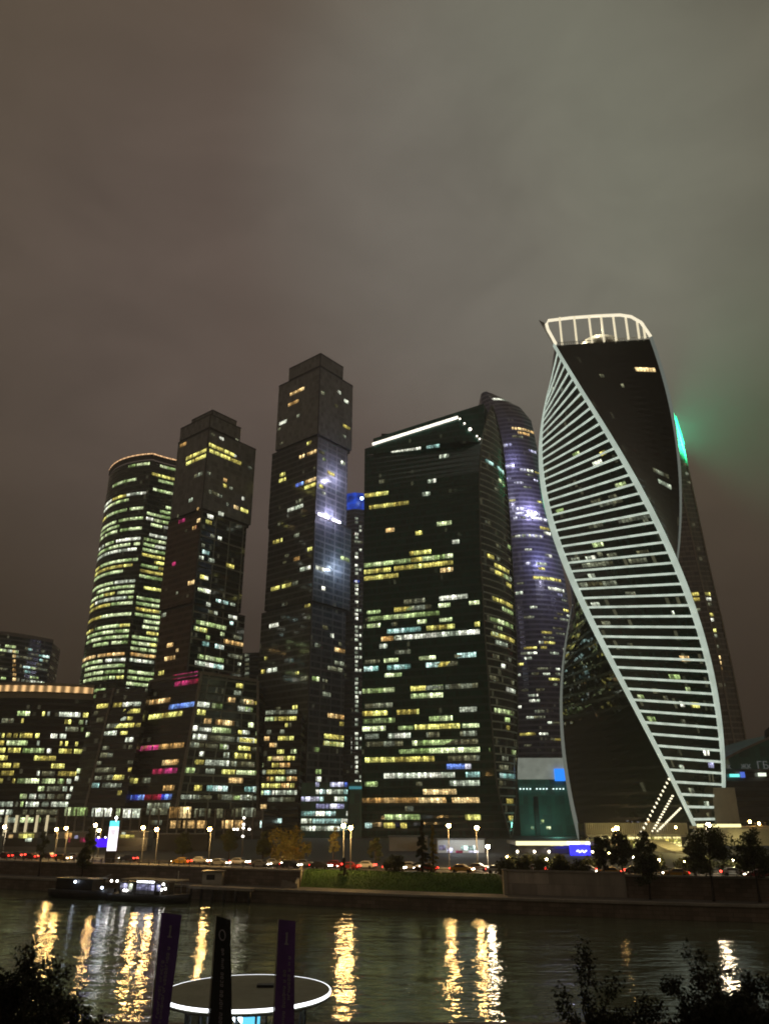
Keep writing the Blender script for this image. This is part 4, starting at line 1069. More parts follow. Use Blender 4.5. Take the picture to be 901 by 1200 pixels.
# pale stair tower, slanted pier, ramp at right
T, zt = block('pale_stair_tower', 'plain beige stair tower standing right against the striped face', 'building', 838, 866, 923, 318, 10, MD['pale']); T.finish()
t = thing('slanted_pier', 'pale slanted concrete pier supporting the lit deck near the twisted tower', 'pier', (at(825, 980, 280).x, 280, G)); o = t.location
mb = MB(); P = [at(808, 992, 280), at(838, 992, 280), at(850, 968, 280), at(822, 968, 280)]; Q = [p+Vector((0, 6, 0)) for p in P]
mb.face(P, 0); mb.face(Q[::-1], 0)
for i in range(4): mb.face([P[i], Q[i], Q[(i+1) % 4], P[(i+1) % 4]], 0)
mb.build('pier_body', MD['white'], t, o)
t = thing('elevated_deck', 'elevated walkway deck with a yellow light strip right of the twisted tower', 'walkway', (at(850, 968, 276).x, 276, G)); o = t.location
a, b = at(816, 967, 276), at(960, 969, 276)
mb = MB(); mb.box(a.x, b.x, 276, 283, a.z-1.1, a.z-.3); mb.build('deck', MD['concrete'], t, o)
mb = MB(); mb.box(a.x, at(867, 967, 276).x, 275.6, 275.95, a.z-.6, a.z+.35); mb.build('deck_light', glow('deck_led', (1.0, .9, .4), 1.7), t, o)
mb = MB()
for i in range(24): x = lerp(a.x, b.x, i/23); mb.box(x-.05, x+.05, 276.1, 276.2, a.z-.3, a.z+.9)
mb.box(a.x, b.x, 276.08, 276.2, a.z+.85, a.z+.95); mb.build('railing', MD['steel'], t, o)
for i, (x, y) in enumerate(((878, 963), (889, 965))):
    mb = MB(); mb.ball(at(x, y, 277.5), .45); mb.build('deck_lamp', MD['lampglow'], t, o)
t = thing('curved_ramp', 'beige lit ramp wall rising below the elevated deck at the right edge', 'ramp', (at(870, 985, 268).x, 268, G)); o = t.location
P = [at(846, 991, 268), at(920, 991, 268), at(920, 971, 268), at(853, 971, 268)]; Q = [p+Vector((0, 5, 0)) for p in P]
mb = MB(); mb.face(P, 0); mb.face(Q[::-1], 0)
for i in range(4): mb.face([P[i], Q[i], Q[(i+1) % 4], P[(i+1) % 4]], 0)
mb.build('ramp_wall', MD['pale'], t, o)
lamp('ramp_lamp', at(872, 990, 264), (1.0, .85, .35), 700, t, .4, o)

# domed mall at the right
d = 372
x0 = kx(836, 950)*d; x1 = x0+150
mz = zat(902, d)
T = Tower('domed_mall', 'dark mall with a low curved glass roof and pale letters at the right edge', 'building', ((x0+x1)/2, d+20), const([(x0, d), (x1, d), (x1, d+60), (x0, d+60)]), [G, mz], [F_PODL])
mb = MB(); prof = [(0, 0.0), (.06, 3.5), (.13, 8.5), (.22, 14), (.33, 18.5), (.5, 21), (.7, 18.5), (.9, 9), (1, 0)]
for (f0, h0), (f1, h1) in zip(prof[:-1], prof[1:]):
    a, b = lerp(x0-4, x1, f0), lerp(x0-4, x1, f1)
    mb.face([(a, d-2, mz+h0), (b, d-2, mz+h1), (b, d+60, mz+h1), (a, d+60, mz+h0)], 0, [(a, 0), (b, 0), (b, 60), (a, 60)])
    mb.face([(a, d-2, mz), (b, d-2, mz), (b, d-2, mz+h1), (a, d-2, mz+h0)], 0, [(a, 0), (b, 0), (b, h1), (a, h0)])
T.part(mb, 'curved_roof', F_TEAL)
mb = MB()
for (f0, h0), (f1, h1) in zip(prof[:-1], prof[1:]): mb.bar((lerp(x0-4, x1, f0), d-2.2, mz+h0), (lerp(x0-4, x1, f1), d-2.2, mz+h1), .5, 1.0)
T.part(mb, 'roof_edge', MD['concrete'])
mb = MB(); a = at(900, 856, d-1)
mb.face([(a.x-3, d-1, mz+8), (a.x+6, d-1, mz+8), (a.x+6, d-1, a.z+5), (a.x-1, d-1, a.z)], 0); mb.face([(a.x-3, d+1, mz+8), (a.x+6, d+1, mz+8), (a.x+6, d+1, a.z+5), (a.x-1, d+1, a.z)], 0)
mb.face([(a.x-3, d-1, mz+8), (a.x-1, d-1, a.z), (a.x-1, d+1, a.z), (a.x-3, d+1, mz+8)], 0)
T.part(mb, 'roof_fin', MD['dark'])
def text_mesh(body, size, depth=.1):
    cu = bpy.data.curves.new('lettering', 'FONT'); cu.body = body; cu.size = size; cu.extrude = depth; cu.align_x = 'CENTER'
    ob = bpy.data.objects.new('lettering', cu); COL.objects.link(ob)
    dg = bpy.context.evaluated_depsgraph_get(); dg.update()
    me = bpy.data.meshes.new_from_object(ob.evaluated_get(dg)); bpy.data.objects.remove(ob); bpy.data.curves.remove(cu)
    return me
M_LET = glow('pale_letters', (.75, .8, .78), .10, False)
for (s_, x, y, h) in (('X', 854, 901, 1.9), ('ЖК', 874, 901, 2.1), ('ГБ', 894, 901, 3.3)):
    me = text_mesh(s_, h*1.4); me.materials.clear(); me.materials.append(M_LET)
    ob = bpy.data.objects.new('letters', me); COL.objects.link(ob); ob.parent = T.root
    p = at(x, y, d-2.6); ob.location = p-Vector(T.org); ob.rotation_euler = (math.pi/2, 0, 0)
mb = MB(); p = at(860, 909, d-1); mb.box(p.x-2.2, p.x+2, d-2, d-1, p.z-.6, p.z+.7); T.part(mb, 'teal_panel_light', glow('teal_panel', (.15, .75, .7), 1.6, False))
mb = MB(); p = at(869, 908, d-1); mb.box(p.x-.8, p.x+.9, d-2, d-1, p.z-1.2, p.z+1.2); T.part(mb, 'blue_panel_light', glow('blue_panel', (.1, .2, .9), .8, False))
mb = MB(); p = at(892, 908, d-1); mb.box(p.x-1.7, p.x+1.6, d-2, d-1, p.z-.6, p.z+.8); T.part(mb, 'white_panel_light', glow('white_panel', (.85, .95, .75), 1.5, False))
T.scatter(0, 1, G+4, mz-8, 3.9, .12, (1.5, 4), ('dim', 'dim', 'green'), 0, .4, seed=81)
T.finish()

HAZE = 0.0003
SKY = dict(low=(.030, .0185, .0115), high=(.110, .083, .058), bright=(.240, .238, .192), green=(.145, .147, .106), violet=(.120, .090, .082), st=1.0)
# ------------------------------------------------------------------ river, banks, road
BK = [(-1400, 860), (-200, 245), (-85, 188), (0, 147), (57, 129), (150, 112), (1400, 80)]
def yb0(x): return interp(BK, x)
def yb(x): return sum(yb0(x+d) for d in (-20, -10, 0, 10, 20))/5
XS = [-1400, -900, -500, -300] + list(range(-220, 221, 6)) + [300, 500, 900, 1400]
XS_L = [x for x in XS if x <= -16]; XS_M = [-16]+[x for x in XS if -16 < x < 21]+[21]; XS_R = [21]+[x for x in XS if x > 21]

def sheet(xs, o0, z0, o1, z1, mb=None, m=0):
    mb = mb or MB()
    for a, b in zip(xs[:-1], xs[1:]):
        f = lambda x, o: yb(x)+o
        mb.face([(a, f(a, o0), z0), (b, f(b, o0), z0), (b, f(b, o1), z1), (a, f(a, o1), z1)], m)
    return mb
def structure(name, mb, mat): return tag(mb.build(name, mat), kind='structure')

# water
t = NT('river_water')
tc = t.n('ShaderNodeTexCoord')
def wave(sx_, sy_, scale, det, rot=0.0):
    mp = t.n('ShaderNodeMapping'); mp.inputs['Scale'].default_value = (sx_, sy_, 1); mp.inputs['Rotation'].default_value = (0, 0, rot)
    t.l(tc.outputs['Object'], mp.inputs[0]); return t.noise(mp.outputs[0], scale, det, 0.6)
h0 = wave(.50, 1.0, .36, 2, .10); h1 = wave(.5, 1.0, .95, 2, -.12); h2 = wave(.7, 1.3, 2.4, 2, .2); h3 = wave(.3, .6, .12, 2, .5)
calm = t.ramp(h3, .32, .68)
h = t.math('ADD', t.math('ADD', t.math('MULTIPLY', h0, 1.0), t.math('MULTIPLY', h1, .44)), t.math('MULTIPLY', h2, .12))
bp = t.n('ShaderNodeBump'); bp.inputs['Strength'].default_value = 1.0; bp.inputs['Distance'].default_value = 0.20
t.l(t.math('MULTIPLY', h, t.math('ADD', .55, t.math('MULTIPLY', calm, .75))), bp.inputs['Height'])
t.bsdf((0.13, 0.16, 0.10), 0.062, 0.0, 1.6, normal=bp.outputs[0])
mb = MB()
for a, b in zip(XS[:-1], XS[1:]):
    mb.face([(a, 44.0, 0), (b, 44.0, 0), (b, yb(b)+1.0, 0), (a, yb(a)+1.0, 0)])
structure('river', mb, t.mat)

mb = sheet(XS, 0, -1.5, 0, 2.3); structure('quay_edge', mb, MD['granite'])
mb = sheet(XS, 0, 2.3, 7, 2.34); structure('promenade', mb, MD['paving'])
mb = sheet(XS, -.25, 2.05, -.25, 2.42); sheet(XS, -.25, 2.42, .55, 2.42, mb); sheet(XS, .55, 2.42, .55, 2.3, mb); structure('quay_coping', mb, MD['concrete'])
# sloping lawn between the walls
mb = MB()
for a, b in zip(XS_M[:-1], XS_M[1:]):
    for k in range(6):
        f0, f1 = k/6, (k+1)/6
        zz = lambda f: 2.36+2.5*math.sin(f*math.pi/2)
        mb.face([(a, yb(a)+7+10*f0, zz(f0)), (b, yb(b)+7+10*f0, zz(f0)), (b, yb(b)+7+10*f1, zz(f1)), (a, yb(a)+7+10*f1, zz(f1))], 0, None, True)
structure('lawn', mb, MD['soil'])
mb = MB(); gr = random.Random(9)
for i in range(9000):
    x = gr.uniform(-15.5, 20.5); f = gr.random(); z = 2.36+2.5*math.sin(f*math.pi/2); y = yb(x)+7+10*f; hh = gr.uniform(.08, .28); w = .05; a = gr.uniform(0, 3.14)
    mb.face([(x-w*math.cos(a), y-w*math.sin(a), z-.02), (x+w*math.cos(a), y+w*math.sin(a), z-.02), (x+gr.uniform(-.08, .08), y+gr.uniform(-.08, .08), z+hh)], 0)
tag(mb.build('grass', plain('grass_blades', (0.065, 0.15, 0.018), .8, .5, .6)), 'short grass on the sloping river lawn', 'grass', kind='stuff')
mb = sheet(XS_L, 7.6, 4.7, 17, 4.72); sheet(XS_R, 7.6, 4.9, 17, 4.74, mb); structure('embankment_pavement', mb, MD['paving'])
mb = sheet(XS, 17, 4.72, 20, 4.74); sheet(XS, 20, 4.74, 20, 4.6, mb); sheet(XS, 31, 4.6, 31, 4.73, mb); sheet(XS, 31, 4.73, 36, 4.73, mb); structure('pavement', mb, MD['paving'])
mb = sheet(XS, 20, 4.6, 31, 4.6); structure('road', mb, MD['asphalt'])
mb = MB()
x = -190
while x < 190:
    mb.face([(x, yb(x)+25.42, 4.604), (x+3, yb(x+3)+25.42, 4.604), (x+3, yb(x+3)+25.57, 4.604), (x, yb(x)+25.57, 4.604)]); x += 8
sheet([q for q in XS if abs(q) < 230], 20.5, 4.604, 20.62, 4.604, mb); sheet([q for q in XS if abs(q) < 230], 30.4, 4.604, 30.52, 4.604, mb)
structure('road_marking', mb, MD['paint'])
mb = MB()
for a, b in zip(XS[:-1], XS[1:]): mb.face([(a, yb(a)+36, 4.6), (b, yb(b)+36, 4.6), (b*1.3, 1700, 4.6), (a*1.3, 1700, 4.6)])
mb.face([(-1400, yb(-1400)+36, 4.6), (-1820, 1700, 4.6), (-2000, 1700, 4.6), (-2000, 900, 4.6)])
structure('ground', mb, MD['asphalt'])
# near bank below and around the camera
mb = MB(); prof = [(-160, 13.4), (5, 13.4), (12, 11.2), (22, 6.9), (28, 4.5), (28.01, 4.4), (48.4, 4.4)]
for (y0, z0), (y1, z1) in zip(prof[:-1], prof[1:]): mb.face([(-1400, y0, z0), (1400, y0, z0), (1400, y1, z1), (-1400, y1, z1)])
structure('near_bank', mb, MD['soil'])
mb = MB(); mb.face([(-1400, 28.2, 4.43), (1400, 28.2, 4.43), (1400, 48.3, 4.43), (-1400, 48.3, 4.43)]); structure('near_promenade', mb, MD['paving'])
mb = MB(); mb.box(-1400, 1400, 48.3, 49, -1.5, 4.55); structure('near_quay_edge', mb, MD['granite'])

def wall_thing(name, label, cat, xs, off, z0, z1, th, mat, cap=True):
    c = (xs[len(xs)//2] if abs(xs[len(xs)//2]) < 300 else 0); base = (c, yb(c)+off, z0)
    root = thing(name, label, cat, base)
    mb = sheet(xs, off, z0, off, z1); sheet(xs, off, z1, off+th, z1, mb); sheet(xs, off+th, z1, off+th, z0, mb)
    for x, s_ in ((xs[0], 1), (xs[-1], -1)):
        y = yb(x); mb.face([(x, y+off, z0), (x, y+off+th, z0), (x, y+off+th, z1), (x, y+off, z1)])
    mb.build('wall_face', mat, root, base)
    if cap:
        mb = sheet(xs, off-.15, z1+.004, off-.15, z1+.28); sheet(xs, off-.15, z1+.28, off+th+.1, z1+.28, mb); sheet(xs, off+th+.1, z1+.28, off+th+.1, z1+.004, mb); sheet(xs, off+th+.1, z1+.004, off-.15, z1+.004, mb)
        mb.build('coping', MD['concrete'], root, base)
    return root, base
wall_thing('embankment_wall', 'long brown granite embankment wall behind the moored boats', 'wall', [x for x in XS_L if x >= -300], 7, 2.2, 4.95, .6, MD['granite'])
wall_thing('planter_wall', 'tall plain grey embankment wall right of the sloping lawn', 'wall', [x for x in XS_R if x <= 40]+[40], 7, 2.2, 5.9, .6, MD['panels'])
wall_thing('dark_river_wall', 'long dark embankment wall behind the two big trees at the right', 'wall', [40]+[x for x in XS_R if 40 < x <= 300], 7.4, 2.2, 5.5, .6, MD['granite'])
t = thing('wall_pillar', 'pale pillar put in for the lit end of the grey wall beside the lawn', 'pillar', (21, yb(21)+6.6, 2.3)); o = t.location
mb = MB(); mb.box(20.5, 21.1, yb(21)+6.2, yb(21)+7.9, 2.25, 6.1); mb.build('shaft', MD['pale'], t, o)  # pale tone stands for the light on the wall's end face
mb = MB(); mb.box(20.35, 21.25, yb(21)+6.05, yb(21)+8.05, 6.103, 6.3); mb.build('pillar_cap', MD['concrete'], t, o)
# stair at the left end of the lawn
t = thing('river_stair', 'pale stone stair with a sloping side wall at the left end of the lawn', 'stair', (-17.5, yb(-17)+7, 2.3)); o = t.location
mb = MB()
for i in range(14): mb.box(-19.6, -16.8, yb(-18)+5.2+i*.42, yb(-18)+5.62+i*.42, 2.3, 2.5+i*.18)
mb.build('steps', MD['concrete'], t, o)
mb = MB(); y0 = yb(-16)+4.6
for xx in (-16.7, -16.2): pass
A = [(-16.7, y0, 2.3), (-16.7, y0+8, 2.3), (-16.7, y0+8, 5.7), (-16.7, y0, 3.1)]; B = [(p[0]+.5, p[1], p[2]) for p in A]
mb.face(A[::-1]); mb.face(B)
for i in range(4): mb.face([A[i], A[(i+1) % 4], B[(i+1) % 4], B[i]])
mb.build('side_wall', MD['pale'], t, o)

# railing on the left wall
def railing(name, label, x0, x1, off, z, step=2.4):
    base = ((x0+x1)/2, yb((x0+x1)/2)+off, z); root = thing(name, label, 'railing', base)
    xs = []; x = x0
    while x <= x1: xs.append(x); x += step
    mb = MB()
    for a, b in zip(xs[:-1], xs[1:]):
        for hh in (1.0, .55): mb.bar((a, yb(a)+off, z+hh), (b, yb(b)+off, z+hh), .09)
    mb.build('rails', MD['steel'], root, base)
    for x in xs:
        mb = MB(); mb.box(x-.07, x+.07, yb(x)+off-.07, yb(x)+off+.07, z, z+1.08); mb.build('post', MD['steel'], root, base)
railing('embankment_railing', 'low metal railing along the top of the brown granite wall', -112, -17, 7.3, 5.2)
railing('wall_railing', 'metal railing on top of the dark river wall at the right', 41, 108, 7.7, 5.75, 2.0)

# jetty, booth
t = thing('landing_jetty', 'small concrete landing jetty on dark piles right of the moored boat', 'jetty', (-30, yb(-30)-2.5, 0)); o = t.location
mb = MB()
for a, b in ((-37, -33), (-33, -29), (-29, -24)):
    mb.face([(a, yb(a)-3.2, 2.55), (b, yb(b)-3.2, 2.55), (b, yb(b)-.28, 2.55), (a, yb(a)-.28, 2.55)]); mb.face([(a, yb(a)-3.2, 2.1), (b, yb(b)-3.2, 2.1), (b, yb(b)-3.2, 2.55), (a, yb(a)-3.2, 2.55)])
    mb.face([(a, yb(a)-3.2, 2.1), (a, yb(a)-.28, 2.1), (b, yb(b)-.28, 2.1), (b, yb(b)-3.2, 2.1)])
mb.build('deck', MD['concrete'], t, o)
for x in (-36.6, -34.3, -32, -29.6, -27.2, -24.6):
    mb = MB(); mb.tube([(x, yb(x)-2.9, -1.2), (x, yb(x)-2.9, 2.08)], .28, 8); mb.build('pile', MD['dark'], t, o)
t = thing('ticket_booth', 'small pale booth on the quay above the landing jetty', 'booth', (-33.5, yb(-33)+4, 2.33)); o = t.location
mb = MB(); mb.box(-35.4, -31.6, yb(-33)+2.6, yb(-33)+5.0, 2.34, 4.7); mb.build('booth_wall', MD['pale'], t, o)
mb = MB(); mb.box(-35.7, -31.3, yb(-33)+2.2, yb(-33)+5.2, 4.704, 4.9); mb.build('roof', MD['steel'], t, o)
mb = MB(); mb.box(-34.6, -33.0, yb(-33)+2.53, yb(-33)+2.597, 3.3, 4.2); mb.build('window', MD['dark'], t, o)

def on_bank(px, py, off):
    d = 170.0
    for _ in range(30): d = yb(kx(px, py)*d)+off
    return kx(px, py)*d, d

# ------------------------------------------------------------------ street lamps
def street_lamp(px, py, off, label, white=False, gz=4.73, arm=1.4, double=False):
    x, y = on_bank(px, py, off); z = zat(py, y)
    t = thing('street_lamp', label, 'street lamp', (x, y, gz), 'street lamps along the far embankment'); o = t.location
    mb = MB(); mb.tube([(x, y+arm, gz), (x, y+arm, gz+1), (x, y+arm, z+.1)], [.13, .1, .07], 8); mb.tube([(x, y+arm, gz), (x, y+arm, gz+.5)], .2, 8); mb.build('pole', MD['steel'], t, o)
    mb = MB(); mb.tube([(x, y+arm, z+.1), (x, y+arm*.6, z+.55), (x, y+.1, z+.42)], .05, 6)
    mb.build('arm', MD['steel'], t, o)
    mb = MB(); mb.box(x-.22, x+.22, y-.35, y+.4, z+.3, z+.46); mb.build('lamp_head', MD['steel'], t, o)
    mb = MB(); mb.ball((x, y, z), .42, 0, 10); mb.build('lamp_globe', MD['lampwhite' if white else 'lampglow'], t, o)
    lamp('lamp_light', (x, y-.1, z-.75), (1.0, .82, .55) if white else (1.0, .62, .22), 1400, t, .5, o)
for a in ((6, 969, 42, 'street lamp at the left edge before the low arc building columns', True),
          (66.5, 972, 34, 'left one of the close pair of lamps before the low arc building', False),
          (78, 970.5, 34, 'right one of the close pair of lamps before the low arc building', False),
          (112, 967, 46, 'upper far lamp just left of the white advertising pylon', True),
          (116.5, 973, 36, 'lower near lamp just left of the white advertising pylon', False),
          (168, 970, 18.5, 'street lamp right of the white advertising pylon, nearer to it', False),
          (184, 972, 18.5, 'street lamp second to the right of the white advertising pylon', False),
          (246, 971.6, 18.5, 'street lamp alone below the amber shopfronts', False),
          (402.6, 967.5, 18.5, 'left one of the twin lamps below the bluish white lobby', False),
          (411, 970, 18.5, 'right one of the twin lamps below the bluish white lobby', False),
          (525.7, 967.5, 33, 'street lamp right of the pointed conifer before the dark slab tower', False),
          (558.5, 970, 33, 'street lamp below the bowed side of the dark slab tower', False),
          (571.5, 992, 36, 'very bright low lamp left of the canopy pavilion', True),
          (722.4, 970.5, 36, 'street lamp in front of the ribbed entrance hall', False),
          (829.7, 966.5, 40, 'street lamp in front of the slanted pale pier', True)):
    street_lamp(*a)
# a mast with several small floodlights
x, y = on_bank(285, 981, 34); t = thing('floodlight_mast', 'dark mast with several small white floodlights beside the amber shopfronts', 'light mast', (x, y, 4.73)); o = t.location
mb = MB(); mb.tube([(x, y, 4.73), (x, y, 14.6)], [.14, .07], 8); mb.bar((x-2.4, y, 11.7), (x+1.6, y, 11.7), .1); mb.build('mast', MD['steel'], t, o)
for dx, z in ((-2.2, 11.9), (-1.4, 11.9), (0, 14.4), (0, 13.0), (0, 12.2), (0, 10.4), (1.4, 11.9)):
    mb = MB(); mb.box(x+dx-.22, x+dx+.22, y-.45, y-.2, z-.18, z+.18); mb.build('floodlight', glow('mast_light', (1.0, .93, .8), 9.0, False) if dx == -2.2 else bpy.data.materials['mast_light'], t, o)

# ------------------------------------------------------------------ advertising pylon, screens, small pavilions
d = 196.5
t = thing('advertising_pylon', 'tall white backlit advertising pylon with a cyan top and faint rows of print', 'pylon', (at(131, 1005, d).x, d, 4.73)); o = t.location
p0, p1 = at(125.7, 997, d), at(138, 962, d); pb = p1.z-1.25
mb = MB(); mb.box(p0.x, p0.x+2.05, d-.25, d+.25, p0.z, pb); mb.build('backlit_panel', glow('pylon_white', (.96, .90, 1.0), 1.9), t, o)
mb = MB(); mb.box(p0.x, p0.x+2.05, d-.25, d+.25, pb+.004, p1.z); mb.build('cyan_header', glow('pylon_cyan', (.10, .75, .85), 1.5), t, o)
mb = MB()
for i, (w, hh) in enumerate(((1.1, .28), (1.2, .3), (.9, .3), (1.1, .12), (.9, .12))):
    zz = pb-.75-i*.42; n = 5
    for k in range(n): mb.box(p0.x+1.0-w/2+w*k/n, p0.x+1.0-w/2+w*(k+.72)/n, d-.262, d-.252, zz-hh/2, zz+hh/2)
mb.build('print_rows', plain('print_ink', (.25, .18, .25), .6), t, o)
mb = MB(); mb.box(p0.x-.05, p0.x+2.1, d-.3, d+.3, 4.73, p0.z-.003); mb.build('pylon_base', MD['dark'], t, o)
mb = MB(); mb.ball((p0.x+1.3, d, p1.z+.7), .3); mb.bar((p0.x+1.3, d, p1.z), (p0.x+1.3, d, p1.z+.5), .08); mb.build('top_lamp', glow('pylon_lamp', (1, .95, .85), 20), t, o)
d = 214; c = at(119, 987.5, d)
t = thing('blue_screen', 'saturated blue lit screen standing left of the white advertising pylon', 'screen', (c.x, d, 4.6)); o = t.location
mb = MB(); mb.box(c.x-1.75, c.x+1.75, d-.15, d+.15, c.z-1.05, c.z+1.0); mb.build('screen_panel', glow('screen_blue', (.05, .0, 1.0), 1.3), t, o)
mb = MB(); mb.box(c.x-1.6, c.x-1.4, d-.1, d+.1, 4.6, c.z-1.05); mb.box(c.x+1.4, c.x+1.6, d-.1, d+.1, 4.6, c.z-1.05); mb.build('screen_legs', MD['dark'], t, o)
mb = MB(); mb.ball((c.x-.9, d, c.z+1.25), .2); mb.ball((c.x+.9, d, c.z+1.25), .2); mb.build('screen_lamps', glow('screen_lamp', (.9, .85, 1), 8, False), t, o)

def small_pavilion(label, x0, x1, y0, y1, d, col, strips, wallmat=None, name='small_pavilion', cat='pavilion'):
    T, zt = block(name, label, cat, x0, x1, y0, d, 6, wallmat or F_PODL)
    mb = MB(); a, b = T.S(0, 1, 0, 0).x, T.S(0, 1, 1, 0).x
    mb.box(a-.4, b+.4, d-.9, d+6.3, zt+.01, zt+.3); T.part(mb, 'flat_roof', MD['steel'])
    for (u0, u1, y, c, h) in strips: T.px(0, 1, u0, u1, y, c, 1.0, h)
    T.finish(); return T
small_pavilion('low pavilion with a yellow lit front at the far left behind the road', 8, 48, 977, 1000, 262, None, [(22, 40, 983, 'yellow', 1.6), (30, 38, 987, 'white', 1.0), (10, 16, 981, 'orange', 1)])
small_pavilion('low pavilion with red and orange lamps between the arc building and the pylon', 72, 104, 976, 1000, 256, None, [(76, 84, 983, 'orange', 1.8), (80, 83, 985, 'red', 1.5), (88, 92, 981, 'violet', .9), (94, 102, 985, 'red', 1.3)])
small_pavilion('low pavilion with a broken row of yellow lights right of the pylon', 138, 176, 974, 1000, 262, None, [(140, 158, 981, 'yellow', 1.0), (143, 147, 979, 'white', .7), (150, 157, 980, 'yellow', 1)])
small_pavilion('dark low hall behind the lamp that stands alone', 190, 246, 978, 1004, 262, None, [(174, 180, 990, 'green', .8)], MD['roofing'])
small_pavilion('grey flat hall with pale lit side left of the conifer', 456, 500, 981, 1008, 262, None, [(457, 475, 1000, 'dim', 1.2), (480, 486, 1002, 'white', 1)], MD['pale'])
T = small_pavilion('white lit market canopy right of the conifer under the dark slab tower', 512, 566, 984, 1003, 250, None, [(514, 522, 996, 'violet', 1.4), (524, 530, 999, 'violet', 1.5), (540, 556, 994, 'teal', 1.2), (534, 542, 999, 'red', .9), (549, 560, 999, 'violet', .9)], MD['white'], 'market_canopy', 'canopy')
lamp('canopy_lamp', (at(535, 990, 244).x, 243, 9.5), (.85, .92, 1.0), 900, T.root, .4, T.org)
lamp('canopy_lamp', (at(560, 990, 244).x, 243, 9.0), (.95, .92, .8), 700, T.root, .4, T.org)

t0 = None
for i, (px, py) in enumerate(((594, 1004), (640, 1007), (700, 1003), (713, 1000), (742, 1005), (772, 1008), (801, 1010), (822, 1004), (858, 1008), (880, 1003))):
    x, y = on_bank(px, py, 38); z = zat(py, y)
    t = thing('path_light', 'small warm path light glinting among the dark trees of the right bank', 'path light', (x, y, 4.6), 'path lights on the right bank'); o = t.location
    mb = MB(); mb.tube([(x, y, 4.6), (x, y, z-.15)], .05, 6); mb.build('post', MD['steel'], t, o)
    mb = MB(); mb.ball((x, y, z), .2, 0, 8); mb.build('lamp_globe', MD['lampwhite'] if i % 3 else MD['lampglow'], t, o)
# ------------------------------------------------------------------ cars
def car_proto(name, label, body_mat):
    t = thing(name, label, 'car', (0, 0, 0), 'cars on the embankment road')
    prof = [(-2.2, .32), (-2.25, .62), (-2.15, .92), (-1.75, .98), (-1.15, 1.42), (.35, 1.45), (1.05, 1.0), (1.95, .88), (2.22, .66), (2.22, .34)]
    def w(x, z): return .88 if z < 1.05 else .70
    mb = MB(); n = len(prof)
    L = [(x, -w(x, z), z) for x, z in prof]; Rr = [(x, w(x, z), z) for x, z in prof]
    mb.face(L); mb.face(Rr[::-1])
    for i in range(n): mb.face([L[i], Rr[i], Rr[(i+1) % n], L[(i+1) % n]], 0, None, True)
    mb.build('body', body_mat, t)
    mb = MB()
    for s in (-1, 1):
        q = [(-1.5, s*.885, .98), (.85, s*.885, 1.0), (.28, s*.735, 1.38), (-1.1, s*.735, 1.36)]; mb.face(q if s < 0 else q[::-1])
    mb.face([(1.08, -.72, 1.03), (1.08, .72, 1.03), (.42, .62, 1.43), (.42, -.62, 1.43)]); mb.face([(-1.76, .72, 1.02), (-1.76, -.72, 1.02), (-1.22, -.62, 1.41), (-1.22, .62, 1.41)])
    mb.build('windows', MD['dark'], t)
    for sx in (-1.4, 1.4):
        for sy in (-.8, .8):
            mb = MB(); mb.tube([(sx, sy-.1, .32), (sx, sy+.1, .32)], .32, 12); mb.build('wheel', MD['dark'], t)
    for s in (-.62, .62):
        mb = MB(); mb.box(2.08, 2.29, s-.2, s+.2, .60, .76); mb.build('headlight', MD['headlamp'], t)
        mb = MB(); mb.box(-2.3, -2.1, s-.22, s+.22, .66, .86); mb.build('taillight', MD['taillamp'], t)
    return t
def paint(n, c): return plain('car_paint_'+n, c, .3, .05, 1, ior=1.6)
PAINT = {'white': paint('white', (.6, .6, .58)), 'dark': paint('dark', (.03, .03, .035)), 'red': paint('red', (.3, .02, .02)), 'silver': paint('silver', (.35, .35, .36)), 'yellow': paint('yellow', (.6, .33, .03)), 'blue': paint('blue', (.03, .05, .15))}
PROTO = {}
